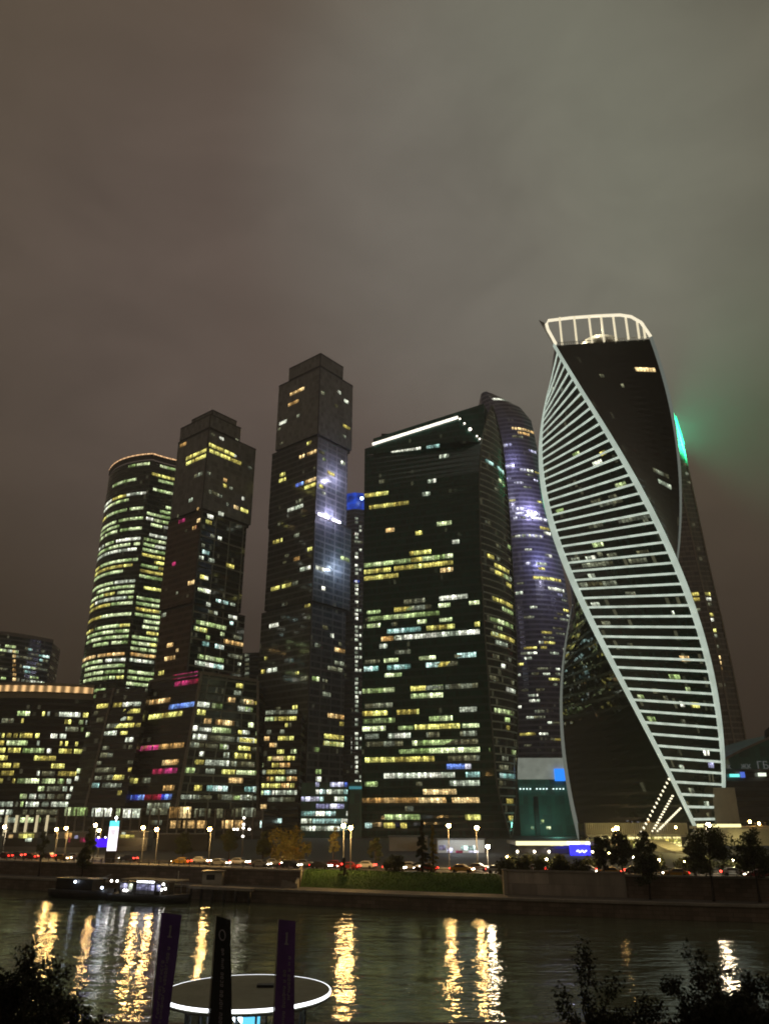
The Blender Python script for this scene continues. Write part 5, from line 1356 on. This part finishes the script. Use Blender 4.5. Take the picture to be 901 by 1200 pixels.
CARS = [(4, 0, 'red', -1, 'red car with glowing tail lights cut by the left edge'), (19, 1, 'dark', -1, 'dark car second from the left edge in the red tail light queue'), (35, 0, 'red', -1, 'red car third in the queue below the yellow lit pavilion'),
        (55, 1, 'dark', -1, 'dark car at the head of the red tail light queue'), (73, 0, 'yellow', 1, 'yellow car below the close pair of lamps'), (88, 1, 'silver', 1, 'silver car just left of the dark tree before the pylon'),
        (150, 1, 'dark', -1, 'dark car just right of the advertising pylon foot'), (213, 0, 'yellow', -1, 'orange yellow taxi alone between the lamps and amber shopfronts'), (236, 1, 'white', 1, 'white car with headlights just right of the orange taxi'), (258, 0, 'silver', 1, 'silver car below the lamp that stands alone'),
        (281, 1, 'white', 1, 'white van-like car below the floodlight mast'), (306, 0, 'silver', 1, 'silver car with headlights left of the yellow willow'), (322, 1, 'white', 1, 'white car in front of the yellow willow, left one'), (341, 0, 'dark', 1, 'dark car in front of the yellow willow, middle one'), (358, 1, 'silver', 1, 'silver car in front of the yellow willow, right one'),
        (376, 0, 'dark', 1, 'dark car passing the head of the lawn at its left corner'), (391, 1, 'red', -1, 'red car left of the twin lamps'), (409, 0, 'red', -1, 'red car below the twin lamps'), (428, 1, 'white', -1, 'white car right of the twin lamps behind the lawn'),
        (462, 0, 'silver', 1, 'silver car behind the round bush on the lawn edge'), (481, 1, 'white', 1, 'white car with headlights left of the conifer'), (499, 0, 'red', -1, 'bright red car with its tail lights on beside the conifer'), (541, 0, 'yellow', 1, 'yellow taxi at the right end of the lawn'), (560, 1, 'silver', 1, 'silver car right of the yellow taxi by the lawn'),
        (583, 0, 'white', 1, 'white car above the pale wall pillar'), (625, 1, 'white', -1, 'white car above the grey wall below the canopy pavilion'), (655, 0, 'dark', 1, 'dark car left below the blue shop sign'), (684, 1, 'silver', -1, 'silver car right below the blue shop sign'),
        (712, 0, 'yellow', -1, 'yellow car between the dark trees right of the blue sign'), (745, 1, 'dark', 1, 'dark car below the yellow lit stair'), (790, 0, 'yellow', -1, 'yellow car just left of the larger riverside tree'), (858, 1, 'white', 1, 'white car between the two riverside trees'), (886, 0, 'red', -1, 'red car at the right edge behind the last tree')]
for (px, lane, colr, sgn, lab) in CARS:
    off = 22.8 if lane == 0 else 28.2
    x, y = on_bank(px, 1012, off); sl = math.atan2(yb(x+3)-yb(x-3), 6)
    rotz = sl + (0 if sgn > 0 else math.pi)
    if colr not in PROTO:
        PROTO[colr] = car_proto('car', lab, PAINT[colr]); PROTO[colr].location = (x, y, 4.6); PROTO[colr].rotation_euler = (0, 0, rotz)
    else: dup(PROTO[colr], (x, y, 4.6), rotz, lab)

# ------------------------------------------------------------------ trees
def leafmat(name, c): return plain(name, c, .7, .45, .7)
LEAF = {'dark': leafmat('dark_leaves', (.055, .068, .022)), 'mid': leafmat('mid_leaves', (.09, .10, .03)), 'yellow': leafmat('lamplit_autumn_leaves', (.30, .25, .04)), 'conifer': leafmat('needles', (.025, .04, .018)), 'near': leafmat('night_leaves', (.018, .020, .010))}  # far bank leaf tones raised to paint in the lamp light on them
def rv(R): 
    while True:
        v = Vector((R.uniform(-1, 1), R.uniform(-1, 1), R.uniform(-1, 1)))
        if .05 < v.length < 1: return v
def leaf(mb, p, s, R):
    a = rv(R).normalized()*s; b = a.cross(rv(R)).normalized()*s*.5
    mb.face([p-a, p+b, p+a, p-b])
def tree(name, label, cat, loc, h, r, c0, nleaf, ls, seed, mat, style='round', group=None):
    R = random.Random(seed); t = thing(name, label, cat, loc, group)
    tr, cr = MB(), MB()
    if style == 'conifer':
        tr.tube([(0, 0, 0), (0, 0, h*.95)], [.12+.012*h, .03], 7)
        for k in range(int(h*5)):
            z = c0+(h-c0)*(k/(h*5))**.9; rad = r*(1-(z-c0)/(h-c0))*R.uniform(.7, 1.15); a = R.uniform(0, 6.28)
            tip = Vector((rad*math.cos(a), rad*math.sin(a), z-rad*.25)); tr.tube([(0, 0, z), tip], [.03, .012], 4)
            for q in range(max(4, int(nleaf/(h*5)))):
                f = R.random()**.7; leaf(cr, Vector((0, 0, z)).lerp(tip, f)+rv(R)*.22, ls*R.uniform(.6, 1.2), R)
    else:
        top = Vector((R.uniform(-.3, .3), R.uniform(-.3, .3), h*.8))
        mid = Vector((R.uniform(-.2, .2), R.uniform(-.2, .2), h*.4))
        tr.tube([(0, 0, 0), (0, 0, .4), mid, top], [.16+.012*h, .12+.01*h, .08+.006*h, .03], 8)
        nc = 26 if style == 'round' else 16
        for k in range(nc):
            v = rv(R); c = Vector((v.x*r, v.y*r, c0+(h-c0)*(.5+.5*v.z)))
            zz = (c.z-c0)/(h-c0); sc = 1.0-.45*zz if style != 'willow' else 1
            c.x *= sc; c.y *= sc
            st = mid.lerp(top, max(0, min(1, zz*.8)))
            e = st.lerp(c, .55)+Vector((0, 0, .15)); tr.tube([st, e, c], [.05+.003*h, .035, .012], 5)
            cs = r*R.uniform(.22, .45)
            for q in range(int(1.5*nleaf)//nc):
                d = rv(R); p = c+Vector((d.x*cs, d.y*cs, d.z*cs*.8))
                if style == 'willow': p.z -= R.random()*h*.22
                leaf(cr, p, ls*R.uniform(.6, 1.3), R)
    tr.build('trunk', MD['bark'], t); cr.build('crown', mat, t)
    return t
def bank_tree(px, py, off, gz, h, r, c0, nleaf, ls, seed, mat, style, name, label, cat='tree', group='trees along the far embankment'):
    x, y = on_bank(px, py, off)
    return tree(name, label, cat, (x, y, gz), h, r, c0, nleaf, ls, seed, LEAF[mat], style, group)
bank_tree(338, 1010, 33, 4.73, 8.2, 4.6, 1.6, 2600, .26, 1, 'yellow', 'willow', 'willow_tree', 'broad yellow green willow beyond the road below the lobby')
bank_tree(391, 1010, 32, 4.73, 8.0, 1.3, 2.0, 700, .22, 2, 'yellow', 'round', 'slim_tree', 'slim sparse yellowish tree left of the twin lamps')
bank_tree(440, 1012, 32, 4.73, 6.5, 1.7, 1.2, 1300, .22, 3, 'dark', 'round', 'small_tree', 'small dark tree right of the twin lamps behind the lawn')
bank_tree(495, 1014, 18.2, 4.73, 9.2, 2.0, .7, 3000, .22, 4, 'conifer', 'conifer', 'conifer_tree', 'dark pointed conifer at the upper edge of the lawn')
bank_tree(507.5, 1014, 19, 4.73, 8.4, 1.3, .8, 1500, .2, 5, 'yellow', 'conifer', 'conifer_tree', 'slim yellowish conifer tight on the right of the dark one')
bank_tree(462, 1018, 17, 4.75, 3.0, 2.2, .2, 1300, .2, 6, 'dark', 'round', 'round_bush', 'round dark bush at the upper edge of the lawn', 'bush', 'bushes along the far embankment')
bank_tree(403, 1030, 12, 3.9, 3.4, 1.2, .2, 900, .18, 7, 'conifer', 'conifer', 'small_bush', 'small dark conical bush standing on the lawn slope', 'bush', 'bushes along the far embankment')
for i, (px, lab) in enumerate(((592, 'bushy shrub on the grey wall right behind the pillar'), (612, 'bushy shrub on the grey wall second from the pillar'), (634, 'bushy shrub on the grey wall left below the canopy light'), (656, 'bushy shrub on the grey wall left of the blue sign'), (678, 'bushy shrub on the grey wall below the blue sign'))):
    bank_tree(px, 1018, 9.5, 4.9, 2.6+.4*(i % 2), 2.0, .1, 1000, .2, 20+i, ('mid', 'dark')[i % 2], 'round', 'wall_shrub', lab, 'shrub', 'bushes along the far embankment')
for i, px in enumerate((600, 618, 637, 655, 690, 770, 800, 824, 850, 874, 893)):
    bank_tree(px, 1010, 38.5+(i % 3)*.8, 4.6, 2.3+.5*(i % 2), 2.3, .1, 800, .22, 60+i, ('dark', 'mid')[i % 2], 'round', 'roadside_shrub', 'low dark shrub in the row behind the road below the twisted tower', 'shrub', 'roadside shrubs below the twisted tower')
bank_tree(214, 1006, 40, 4.6, 6.4, 2.6, 1.2, 1700, .25, 81, 'dark', 'round', 'dark_tree', 'dark street tree left of the lamp that stands alone')
bank_tree(268, 1006, 41, 4.6, 6.8, 2.8, 1.2, 1800, .25, 82, 'mid', 'round', 'dark_tree', 'dark street tree just left of the floodlight mast')
bank_tree(308, 1006, 39, 4.6, 6.6, 2.4, 1.2, 1700, .25, 83, 'mid', 'round', 'dark_tree', 'dark street tree just left of the yellow willow')
bank_tree(104, 1010, 14, 4.73, 7.2, 1.9, 1.0, 1700, .24, 8, 'dark', 'round', 'dark_tree', 'dark tree in front of the blue screen left of the pylon')
bank_tree(96, 1030, 5, 2.34, 7.0, 1.7, .8, 1500, .22, 9, 'dark', 'round', 'dark_tree', 'dark tree on the quay above the black barge')
bank_tree(45, 1030, 5.5, 2.34, 9.0, 1.6, 3.0, 500, .2, 10, 'dark', 'sparse', 'bare_tree', 'thin half bare tree on the quay at the far left')
bank_tree(706, 1012, 15, 4.73, 7.0, 2.2, 1.4, 1900, .22, 11, 'dark', 'round', 'dark_tree', 'dark tree on the right bank just right of the blue shop sign')
bank_tree(728, 1012, 17, 4.73, 8.0, 2.4, 1.5, 2000, .22, 12, 'dark', 'round', 'dark_tree', 'dark tree on the right bank in front of the entrance hall lamp')
bank_tree(757, 1012, 14, 4.73, 8.2, 2.4, 1.4, 2100, .22, 13, 'dark', 'round', 'dark_tree', 'tall dark tree on the right bank left of the yellow stair')
bank_tree(812, 1012, 16, 4.73, 6.0, 2.2, 1.0, 1700, .22, 14, 'mid', 'round', 'dark_tree', 'lower dark tree just right of the yellow stair')
bank_tree(836, 1055, 4.5, 2.34, 11.4, 4.2, 3.6, 3400, .2, 15, 'dark', 'round', 'riverside_tree', 'large dark riverside tree on the right quay with forked trunk')
bank_tree(889, 1050, 4.5, 2.34, 10.6, 3.6, 3.4, 3000, .2, 16, 'dark', 'round', 'riverside_tree', 'large dark riverside tree cut by the right edge')
bank_tree(762, 1058, 4.8, 2.34, 7.0, 2.6, 1.6, 1700, .2, 17, 'dark', 'round', 'riverside_tree', 'smaller dark riverside tree on the quay left of the large one')

# ------------------------------------------------------------------ boats
def hull(mb, L, B, H, bow=.35, m=0):
    n = 14; rows = []
    for i in range(n+1):
        u = i/n; x = -L/2+L*u
        wd = B/2*(1 if u < 1-bow else math.cos((u-(1-bow))/bow*math.pi/2*.98)**.7)*(.86+.14*min(1, u*6))
        zt = H*(1+.35*max(0, (u-.6)/.4)**2)
        rows.append([(x, -wd, zt), (x-.2*u, -wd*.82, .15), (x-.4*u, 0, -.55), (x-.2*u, wd*.82, .15), (x, wd, zt)])
    for a, b in zip(rows[:-1], rows[1:]):
        for k in range(4): mb.face([a[k], b[k], b[k+1], a[k+1]], m, None, True)
        mb.face([a[0], a[4], b[4], b[0]], m)
    mb.face(rows[0], m)
def boat_at(px, py, off): 
    x, y = on_bank(px, py, off); return x, y, math.atan2(yb(x+4)-yb(x-4), 8)
x, y, rotz = boat_at(176, 1052, -8.0)
t = thing('excursion_boat', 'moored excursion boat with a white lit cabin and flat canopy roof', 'boat', (x, y, 0), None, rotz)
mb = MB(); hull(mb, 18.5, 4.4, 1.25); mb.build('hull', plain('dark_hull', (.025, .026, .03), .4), t)
mb = MB(); mb.box(-6.2, 4.0, -1.65, 1.65, 1.27, 3.3); mb.build('cabin', MD['dark'], t)
mb = MB(); mb.box(-5.6, 7.2, -1.95, 1.95, 3.7, 3.86); mb.build('canopy_roof', MD['pale'], t)
for x0, x1, c in ((-6.0, -4.1, 'blue'), (-3.9, -3.0, 'w'), (-1.9, 2.3, 'w2'), (2.8, 3.8, 'blue')):
    mb = MB(); mb.face([(x0, -1.7, 2.0), (x1, -1.7, 2.0), (x1, -1.7, 3.05), (x0, -1.7, 3.05)], 0, [(x0*2, 3.02), (x1*2, 3.02), (x1*2, 3.98), (x0*2, 3.98)])
    mb.build('cabin_window', LIT['violet'] if c != 'w' else LIT['white'], t)
mb = MB(); mb.face([(-1.9, -1.71, 1.4), (2.3, -1.71, 1.4), (2.3, -1.71, 1.98), (-1.9, -1.71, 1.98)]); mb.build('door_panel', plain('grey_door', (.4, .42, .5), .5), t)
mb = MB(); mb.box(-1.8, 2.2, -1.9, -1.74, 3.34, 3.6); mb.build('cabin_light', glow('boat_strip', (.88, .92, 1.0), 7), t)
for xx, z in ((-8.0, 3.4), (-6.6, 3.4), (4.6, 3.2), (4.3, 2.3), (5.1, 2.5), (-4.6, 1.9), (-4.0, 1.9)):
    mb = MB(); mb.ball((xx, -1.98, z), .2); mb.build('deck_lamp', glow('boat_lamp', (1, .95, .88), 18) if 'boat_lamp' not in bpy.data.materials else bpy.data.materials['boat_lamp'], t)
mb = MB()
for xx in (-5.4, -4, -1.5, 1, 3.9, 5.6, 7.0): 
    for yy in (-1.88, 1.88): mb = MB(); mb.bar((xx, yy, 1.3), (xx, yy, 3.7), .08); mb.build('canopy_post', MD['steel'], t)
mb = MB()
for k in range(13): mb.bar((-8.8+k*1.3, -2.1, 1.27), (-8.8+k*1.3, -2.1, 2.1), .05)
mb.bar((-8.8, -2.1, 2.1), (6.8, -2.1, 2.1), .06); mb.build('railing', MD['steel'], t)
mb = MB(); mb.tube([(6.2, 0, 3.86), (6.2, 0, 5.2)], .05, 6); mb.ball((6.2, 0, 5.25), .12); mb.build('mast', MD['white'], t)
x, y, rotz = boat_at(99, 1048, -8.5)
t = thing('black_barge', 'black unlit barge with one small blue lamp left of the lit boat', 'boat', (x, y, 0), None, rotz)
mb = MB(); hull(mb, 15.5, 4.6, 1.5, .2); mb.build('hull', MD['dark'], t)
mb = MB(); mb.box(-6, 3.5, -1.7, 1.7, 1.52, 3.4); mb.build('cabin', MD['dark'], t)
mb = MB(); mb.box(-6.5, 4.2, -2, 2, 3.404, 3.55); mb.build('roof', MD['steel'], t)
for xx, z in ((-.6, 3.0), (6.4, 2.2)):
    mb = MB(); mb.ball((xx, -2.1, z), .24); mb.build('lamp', glow('barge_lamp', (.72, .82, 1), 10) if 'barge_lamp' not in bpy.data.materials else bpy.data.materials['barge_lamp'], t)
mb = MB(); mb.bar((4.2, -.5, 3.6), (6.8, -.5, 4.4), .12); mb.build('boom', MD['pale'], t)

# ------------------------------------------------------------------ kiosk in the foreground
KX, KY, KR, KZ, GZ = -6.45, 42.0, 3.92, 7.34, 4.43
t = thing('round_kiosk', 'round glass kiosk with a glowing white rim around its flat roof', 'kiosk', (KX, KY, GZ)); o = t.location
mb = MB(); mb.disc((KX, KY), KR-.05, KZ-.30, KZ-.02, 72); RF = mb.build('roof', plain('roof_felt', (.34, .36, .27), .85, .18, .5), t, o)
mb = MB(); mb.box(KX+.35, KX+1.15, KY+.55, KY+1.0, KZ-.02, KZ+.10); mb.build('roof_hatch', MD['dark'], RF)
RF.children[0].data.transform(Matrix.Translation(-Vector(o)))
mb = MB(); n = 96
for k in range(n):
    a0, a1 = 2*math.pi*k/n, 2*math.pi*(k+1)/n
    P = lambda a, r, z: (KX+r*math.cos(a), KY+r*math.sin(a), z)
    for (ra, za, rb, zb) in ((KR, KZ-.15, KR, KZ-.04), (KR, KZ-.04, KR-.025, KZ-.015), (KR-.025, KZ-.015, KR-.06, KZ-.15), (KR-.06, KZ-.15, KR, KZ-.15)):
        mb.face([P(a0, ra, za), P(a1, ra, za), P(a1, rb, zb), P(a0, rb, zb)], 0)
mb.build('rim_light', glow('rim_led', (.93, .96, 1.0), 3.6), t, o)
mb = MB(); mb.disc((KX, KY), KR-.3, GZ, GZ+.12, 48); mb.build('floor', MD['concrete'], t, o)
gl = NT('kiosk_glass'); b_ = gl.bsdf((.6, .7, .7), .05, 0, 1.45); b_.inputs['Transmission Weight'].default_value = 1.0
wr = 2.75
mb = MB()
for k in range(20):
    a0, a1 = 2*math.pi*(k+.04)/20, 2*math.pi*(k+.96)/20
    mb.face([(KX+wr*math.cos(a0), KY+wr*math.sin(a0), GZ+.15), (KX+wr*math.cos(a1), KY+wr*math.sin(a1), GZ+.15), (KX+wr*math.cos(a1), KY+wr*math.sin(a1), KZ-.32), (KX+wr*math.cos(a0), KY+wr*math.sin(a0), KZ-.32)])
mb.build('glass_wall', gl.mat, t, o)
for k in range(20):
    a = 2*math.pi*k/20; mb = MB(); mb.tube([(KX+wr*math.cos(a), KY+wr*math.sin(a), GZ+.12), (KX+wr*math.cos(a), KY+wr*math.sin(a), KZ-.31)], .055, 6); mb.build('mullion', MD['dark'], t, o)
mb = MB(); mb.disc((KX, KY), 1.2, GZ+.125, GZ+1.15, 24); mb.build('counter', MD['white'], t, o)
mb = MB(); mb.box(KX+.15, KX+.85, KY-2.0, KY-1.9, GZ+1.45, GZ+2.55); mb.build('menu_screen', glow('menu_screen', (.15, .62, .95), 1.6), t, o)
mb = MB(); mb.box(KX-1.3, KX-1.0, KY-2.1, KY-2.0, GZ+1.0, GZ+2.5); mb.build('lit_post', glow('lit_post', (.7, .8, 1.0), .7), t, o)
for dx, dy in ((-2.2, -2.5), (2.55, -2.2), (-.4, -3.2), (1.1, -3.15)):
    mb = MB(); mb.disc((KX+dx, KY+dy), .2, KZ-.36, KZ-.305, 16); mb.build('soffit_light', glow('soffit', (.85, .95, 1), 9) if 'soffit' not in bpy.data.materials else bpy.data.materials['soffit'], t, o)
lamp('kiosk_lamp', (KX, KY-.5, KZ-.8), (.8, .9, 1.0), 38, t, .3, o)

# feather flags
def flag(name, label, xb, xt, ytop, w_top, w_bot, y, cols, seed, tone):
    base = at(xb, 1200, y); top = at(xt, ytop, y); gx = base.x+(base.x-top.x)/(top.z-base.z)*(base.z-GZ)
    t = thing(name, label, 'banner', (gx, y, GZ), 'feather flags by the kiosk'); o = t.location
    p0, p1 = Vector((gx, y, GZ+.05)), Vector((top.x, y, top.z+.08))
    mb = MB(); mb.tube([p0, p0.lerp(p1, .5), p1], [.035, .028, .02], 8); mb.build('pole', plain('flag_pole', (.35, .33, .28), .4) if 'flag_pole' not in bpy.data.materials else bpy.data.materials['flag_pole'], t, o)
    mb = MB(); mb.disc((gx, y), .45, GZ, GZ+.06, 20); mb.build('base_plate', MD['dark'], t, o)
    R = random.Random(seed); nu, nv = 8, 40; z0f = .1
    def S(u, v, o_=0.0):
        q = p0.lerp(p1, z0f+(1-z0f)*v); wd = lerp(w_bot, w_top, v)
        dy = .06*math.sin(u*3.0+v*7+seed)*u + .03*math.sin(v*15+seed*2)*u
        return q + Vector((.03+wd*u, dy+o_, -.10*wd*u*(1 if seed != 2 else 2.2)))
    mb = MB()
    for i in range(nu):
        for j in range(nv):
            for o_, fl_ in ((-.004, 0), (.004, 1)):
                P = [S(i/nu, j/nv, o_), S((i+1)/nu, j/nv, o_), S((i+1)/nu, (j+1)/nv, o_), S(i/nu, (j+1)/nv, o_)]
                mb.face(P if not fl_ else P[::-1], 0, None, True)
    CL = mb.build('cloth', plain(tone, cols, .75, .2, 1.2), t, o)
    # print on the cloth: short strokes that follow it
    mk_ = MB()
    def stroke(u0, v0, u1, v1, wd):
        a, b = S(u0, v0, -.012), S(u1, v1, -.012); d = (b-a).normalized(); s = Vector((d.z, 0, -d.x))*wd/2
        mk_.face([a-s, b-s, b+s, a+s])
    if seed != 2:
        stroke(.52, .93, .50, .865, .07); stroke(.40, .862, .62, .862, .05); stroke(.44, .918, .52, .93, .05)
        cols_ = ((.30, .40, .72), (.52, .25, .80)) if seed == 1 else ((.45, .30, .72), (.70, .55, .80))
    else:
        for k in range(10): stroke(.45+.2*math.cos(k*.63), .90+.03*math.sin(k*.63), .45+.2*math.cos((k+1)*.63), .90+.03*math.sin((k+1)*.63), .045)
        cols_ = ((.50, .30, .82),)
        for k in range(7): stroke(.5+.13*math.cos(.7+k*.75), .235+.022*math.sin(.7+k*.75), .5+.13*math.cos(.7+(k+1)*.75), .235+.022*math.sin(.7+(k+1)*.75), .05)
    for (u, va, vb) in cols_:
        v = va
        while v < vb:
            q = R.random()
            stroke(u-.06, v, u+.06, v, .03)
            if q < .6: stroke(u-.06, v, u-.06, v+.011, .03)
            if q > .3: stroke(u-.06, v+.011, u+.06, v+.011, .03)
            if .2 < q < .8: stroke(u+.06, v, u+.06, v+.011, .03)
            v += .021 if R.random() < .86 else .035
    mk_.build('print', plain('flag_print', (.34, .31, .38), .8) if 'flag_print' not in bpy.data.materials else bpy.data.materials['flag_print'], CL, o)
flag('feather_flag', 'purple feather flag left of the kiosk, printed with a numeral one', 177, 188.5, 1072, .86, .5, 35.5, (.13, .065, .28), 1, 'purple_cloth')
flag('feather_flag', 'black feather flag in front of the kiosk with a round emblem', 244, 253, 1076, .58, 1.1, 34.5, (.02, .02, .022), 2, 'black_cloth')
flag('feather_flag', 'purple feather flag at the right front of the kiosk', 320, 326, 1080, .66, .86, 34.5, (.15, .065, .28), 3, 'violet_cloth')

# ------------------------------------------------------------------ foreground trees on the near bank
def near_tree(name, label, px, d, gz, top_py, spread, seed, dens=1.0, lean=0.0, base_drop=0.0):
    R = random.Random(seed); x = kx(px, 1150)*d; zt = zat(top_py+14, d); h = zt-gz
    t = thing(name, label, 'tree', (x, d, gz), 'dark trees on the near bank')
    tr, cr = MB(), MB()
    def leaves(p, n, s):
        for _ in range(n): leaf(cr, p+rv(R)*s, R.uniform(.035, .075), R)
    def grow(p, d, L, r, lev):
        pts = [p]; q = p.copy(); dd = d.copy(); n = 4
        for i in range(n):
            dd = (dd+rv(R)*.22+Vector((0, 0, .08))).normalized(); q = q+dd*L/n; pts.append(q.copy())
        tr.tube(pts, [r*(1-.6*i/n) for i in range(n+1)], 6 if lev < 2 else 4, 0, False)
        if lev >= 2:
            for q_ in pts[1:]: leaves(q_, int(R.randint(2, 5)*dens), .16)
            leaves(pts[-1], int(7*dens), .2)
        if lev < 4 and L > .25:
            for k in range(3 if lev < 3 else 2):
                f = R.uniform(.35, 1.0); i = min(n-1, int(f*n)); b = pts[i].lerp(pts[i+1], f*n-i) if i < n else pts[-1]
                nd = (dd+rv(R)*.85).normalized(); nd.z = max(nd.z, -.1)
                grow(b, nd, L*R.uniform(.5, .72), r*.5, lev+1)
    c = h*.52
    trunk_top = Vector((lean*.5, 0, c)); tr.tube([(0, 0, 0), (lean*.2, 0, c*.5), trunk_top], [.13, .1, .075], 8)
    for k in range(9):
        a = 6.28*k/9+R.uniform(-.3, .3); s = R.uniform(.35, 1.0)*spread/h*2.2
        d_ = Vector((math.cos(a)*s, math.sin(a)*s, 1)).normalized()
        grow(trunk_top.lerp(Vector((0, 0, c*.6)), R.random()), d_, h*.235*R.uniform(.75, 1.15), .05, 1)
    tr.build('trunk', MD['bark'], t); cr.build('crown', LEAF['near'], t)
near_tree('foreground_tree', 'dark leafy tree in the bottom left corner with thin upright twigs', 22, 22.0, 6.9, 1068, 2.6, 31, 1.1)
near_tree('foreground_tree', 'lower dark tree beside the leafy one at the bottom left', 78, 24.0, 6.0, 1132, 1.6, 32, 1.2)
near_tree('foreground_tree', 'small dark tree at the bottom right with the blue reflection behind it', 690, 25.0, 5.7, 1108, 1.5, 33, 1.1)
near_tree('foreground_tree', 'dark tree in the middle of the bottom right group', 765, 24.0, 6.0, 1112, 2.1, 34, 1.4)
near_tree('foreground_tree', 'tall dark tree near the bottom right corner', 842, 23.0, 6.5, 1092, 2.3, 35, 1.5)
near_tree('foreground_tree', 'dark tree cut by the bottom right corner', 905, 24.0, 6.0, 1098, 2.2, 36, 1.5)

# ------------------------------------------------------------------ world, moonless sun, haze, camera
w = bpy.data.worlds.new('World'); scene.world = w; w.use_nodes = True
nt = w.node_tree; nt.nodes.clear()
class WN(NT):
    def __init__(s): s.t = nt
n = WN()
tc = n.n('ShaderNodeTexCoord'); D = tc.outputs['Generated']
def dirpx(px, py):
    v = Vector(((px-CXP)/FPX, (CYP-py)/FPX, 1)); return Vector((v.x, CT-v.y*ST, ST+v.y*CT)).normalized()
def blob(px, py, lo, hi):
    d = n.n('ShaderNodeVectorMath', operation='DOT_PRODUCT'); n.l(D, d.inputs[0]); d.inputs[1].default_value = dirpx(px, py)
    return n.ramp(d.outputs['Value'], math.cos(math.radians(hi)), math.cos(math.radians(lo)))
sz = n.n('ShaderNodeSeparateXYZ'); n.l(D, sz.inputs[0])
el = n.ramp(sz.outputs[2], 0.02, 0.62)
c = n.mix(el, SKY['low'], SKY['high'])
c = n.mix(n.math('MULTIPLY', blob(620, 235, 1, 22), .9), c, SKY['bright'])
c = n.mix(n.math('MULTIPLY', blob(900, 60, 4, 24), .5), c, SKY['green'])
c = n.mix(n.math('MULTIPLY', blob(330, 400, 2, 28), .55), c, SKY['violet'])
mpn = n.n('ShaderNodeMapping'); mpn.inputs['Scale'].default_value = (1.0, 1.0, 1.7); mpn.inputs['Rotation'].default_value = (.3, .5, .2); n.l(D, mpn.inputs[0])
nwarp = n.n('ShaderNodeTexNoise'); nwarp.inputs['Scale'].default_value = 2.5; nwarp.inputs['Detail'].default_value = 2; n.l(mpn.outputs[0], nwarp.inputs['Vector'])
wv = n.n('ShaderNodeVectorMath', operation='MULTIPLY_ADD'); n.l(nwarp.outputs['Color'], wv.inputs[0]); wv.inputs[1].default_value = (.5, .5, .5); n.l(mpn.outputs[0], wv.inputs[2])
nz = n.noise(wv.outputs[0], 4.6, 6, .56); n2 = n.noise(D, 1.1, 3, .5)
mul = n.math('ADD', .52, n.math('ADD', n.math('MULTIPLY', nz, .56), n.math('MULTIPLY', n2, .42)))
vm = n.n('ShaderNodeVectorMath', operation='SCALE'); n.l(c, vm.inputs[0]); n.l(mul, vm.inputs['Scale'])
bg = n.n('ShaderNodeBackground'); n.l(vm.outputs[0], bg.inputs[0]); bg.inputs[1].default_value = SKY['st']
sky = n.n('ShaderNodeTexSky'); sky.sky_type = 'NISHITA'; sky.sun_disc = False; sky.sun_elevation = math.radians(-6); sky.sun_rotation = math.radians(200)
bg2 = n.n('ShaderNodeBackground'); n.l(sky.outputs[0], bg2.inputs[0]); bg2.inputs[1].default_value = 0.01
ad = n.n('ShaderNodeAddShader'); n.l(bg.outputs[0], ad.inputs[0]); n.l(bg2.outputs[0], ad.inputs[1])
wo = n.n('ShaderNodeOutputWorld'); n.l(ad.outputs[0], wo.inputs[0])

sd = bpy.data.lights.new('moonlight', 'SUN'); sd.energy = 0.02; sd.angle = math.radians(20); sd.color = (1, .93, .85)
so = bpy.data.objects.new('moonlight', sd); COL.objects.link(so); so.rotation_euler = (math.radians(40), 0, math.radians(-30))

if HAZE:
    mb = MB(); mb.box(-2100, 2100, -400, 1900, -2.6, 420); hz = mb.build('haze', [])
    t = NT('night_haze'); v = t.n('ShaderNodeVolumePrincipled'); v.inputs['Color'].default_value = (.92, .93, .95, 1); v.inputs['Density'].default_value = HAZE; v.inputs['Anisotropy'].default_value = 0.25
    oo = t.n('ShaderNodeOutputMaterial'); t.l(v.outputs[0], oo.inputs['Volume']); hz.data.materials.append(t.mat)
    tag(hz, 'thin even night haze over the river and towers', 'haze', kind='stuff')

cd = bpy.data.cameras.new('camera'); cam = bpy.data.objects.new('camera', cd); COL.objects.link(cam)
cam.location = (0, 0, CAMZ); cam.rotation_euler = (math.pi/2+TILT, 0, 0)
cd.sensor_fit = 'VERTICAL'; cd.sensor_height = 24.0; cd.lens = FPX/1200*24.0; cd.clip_end = 6000; cd.clip_start = .1
scene.camera = cam
vs = scene.view_settings; vs.view_transform = 'Standard'; vs.look = 'None'; vs.exposure = 0.0; vs.gamma = 1.0; vs.use_curve_mapping = False
cy = scene.cycles; cy.use_denoising = True; cy.max_bounces = 6; cy.diffuse_bounces = 2; cy.glossy_bounces = 4; cy.transmission_bounces = 4; cy.volume_bounces = 0
cy.sample_clamp_indirect = 4.0; cy.caustics_reflective = False; cy.caustics_refractive = False; cy.use_light_tree = True
cy.use_adaptive_sampling = True; cy.filter_width = 1.9
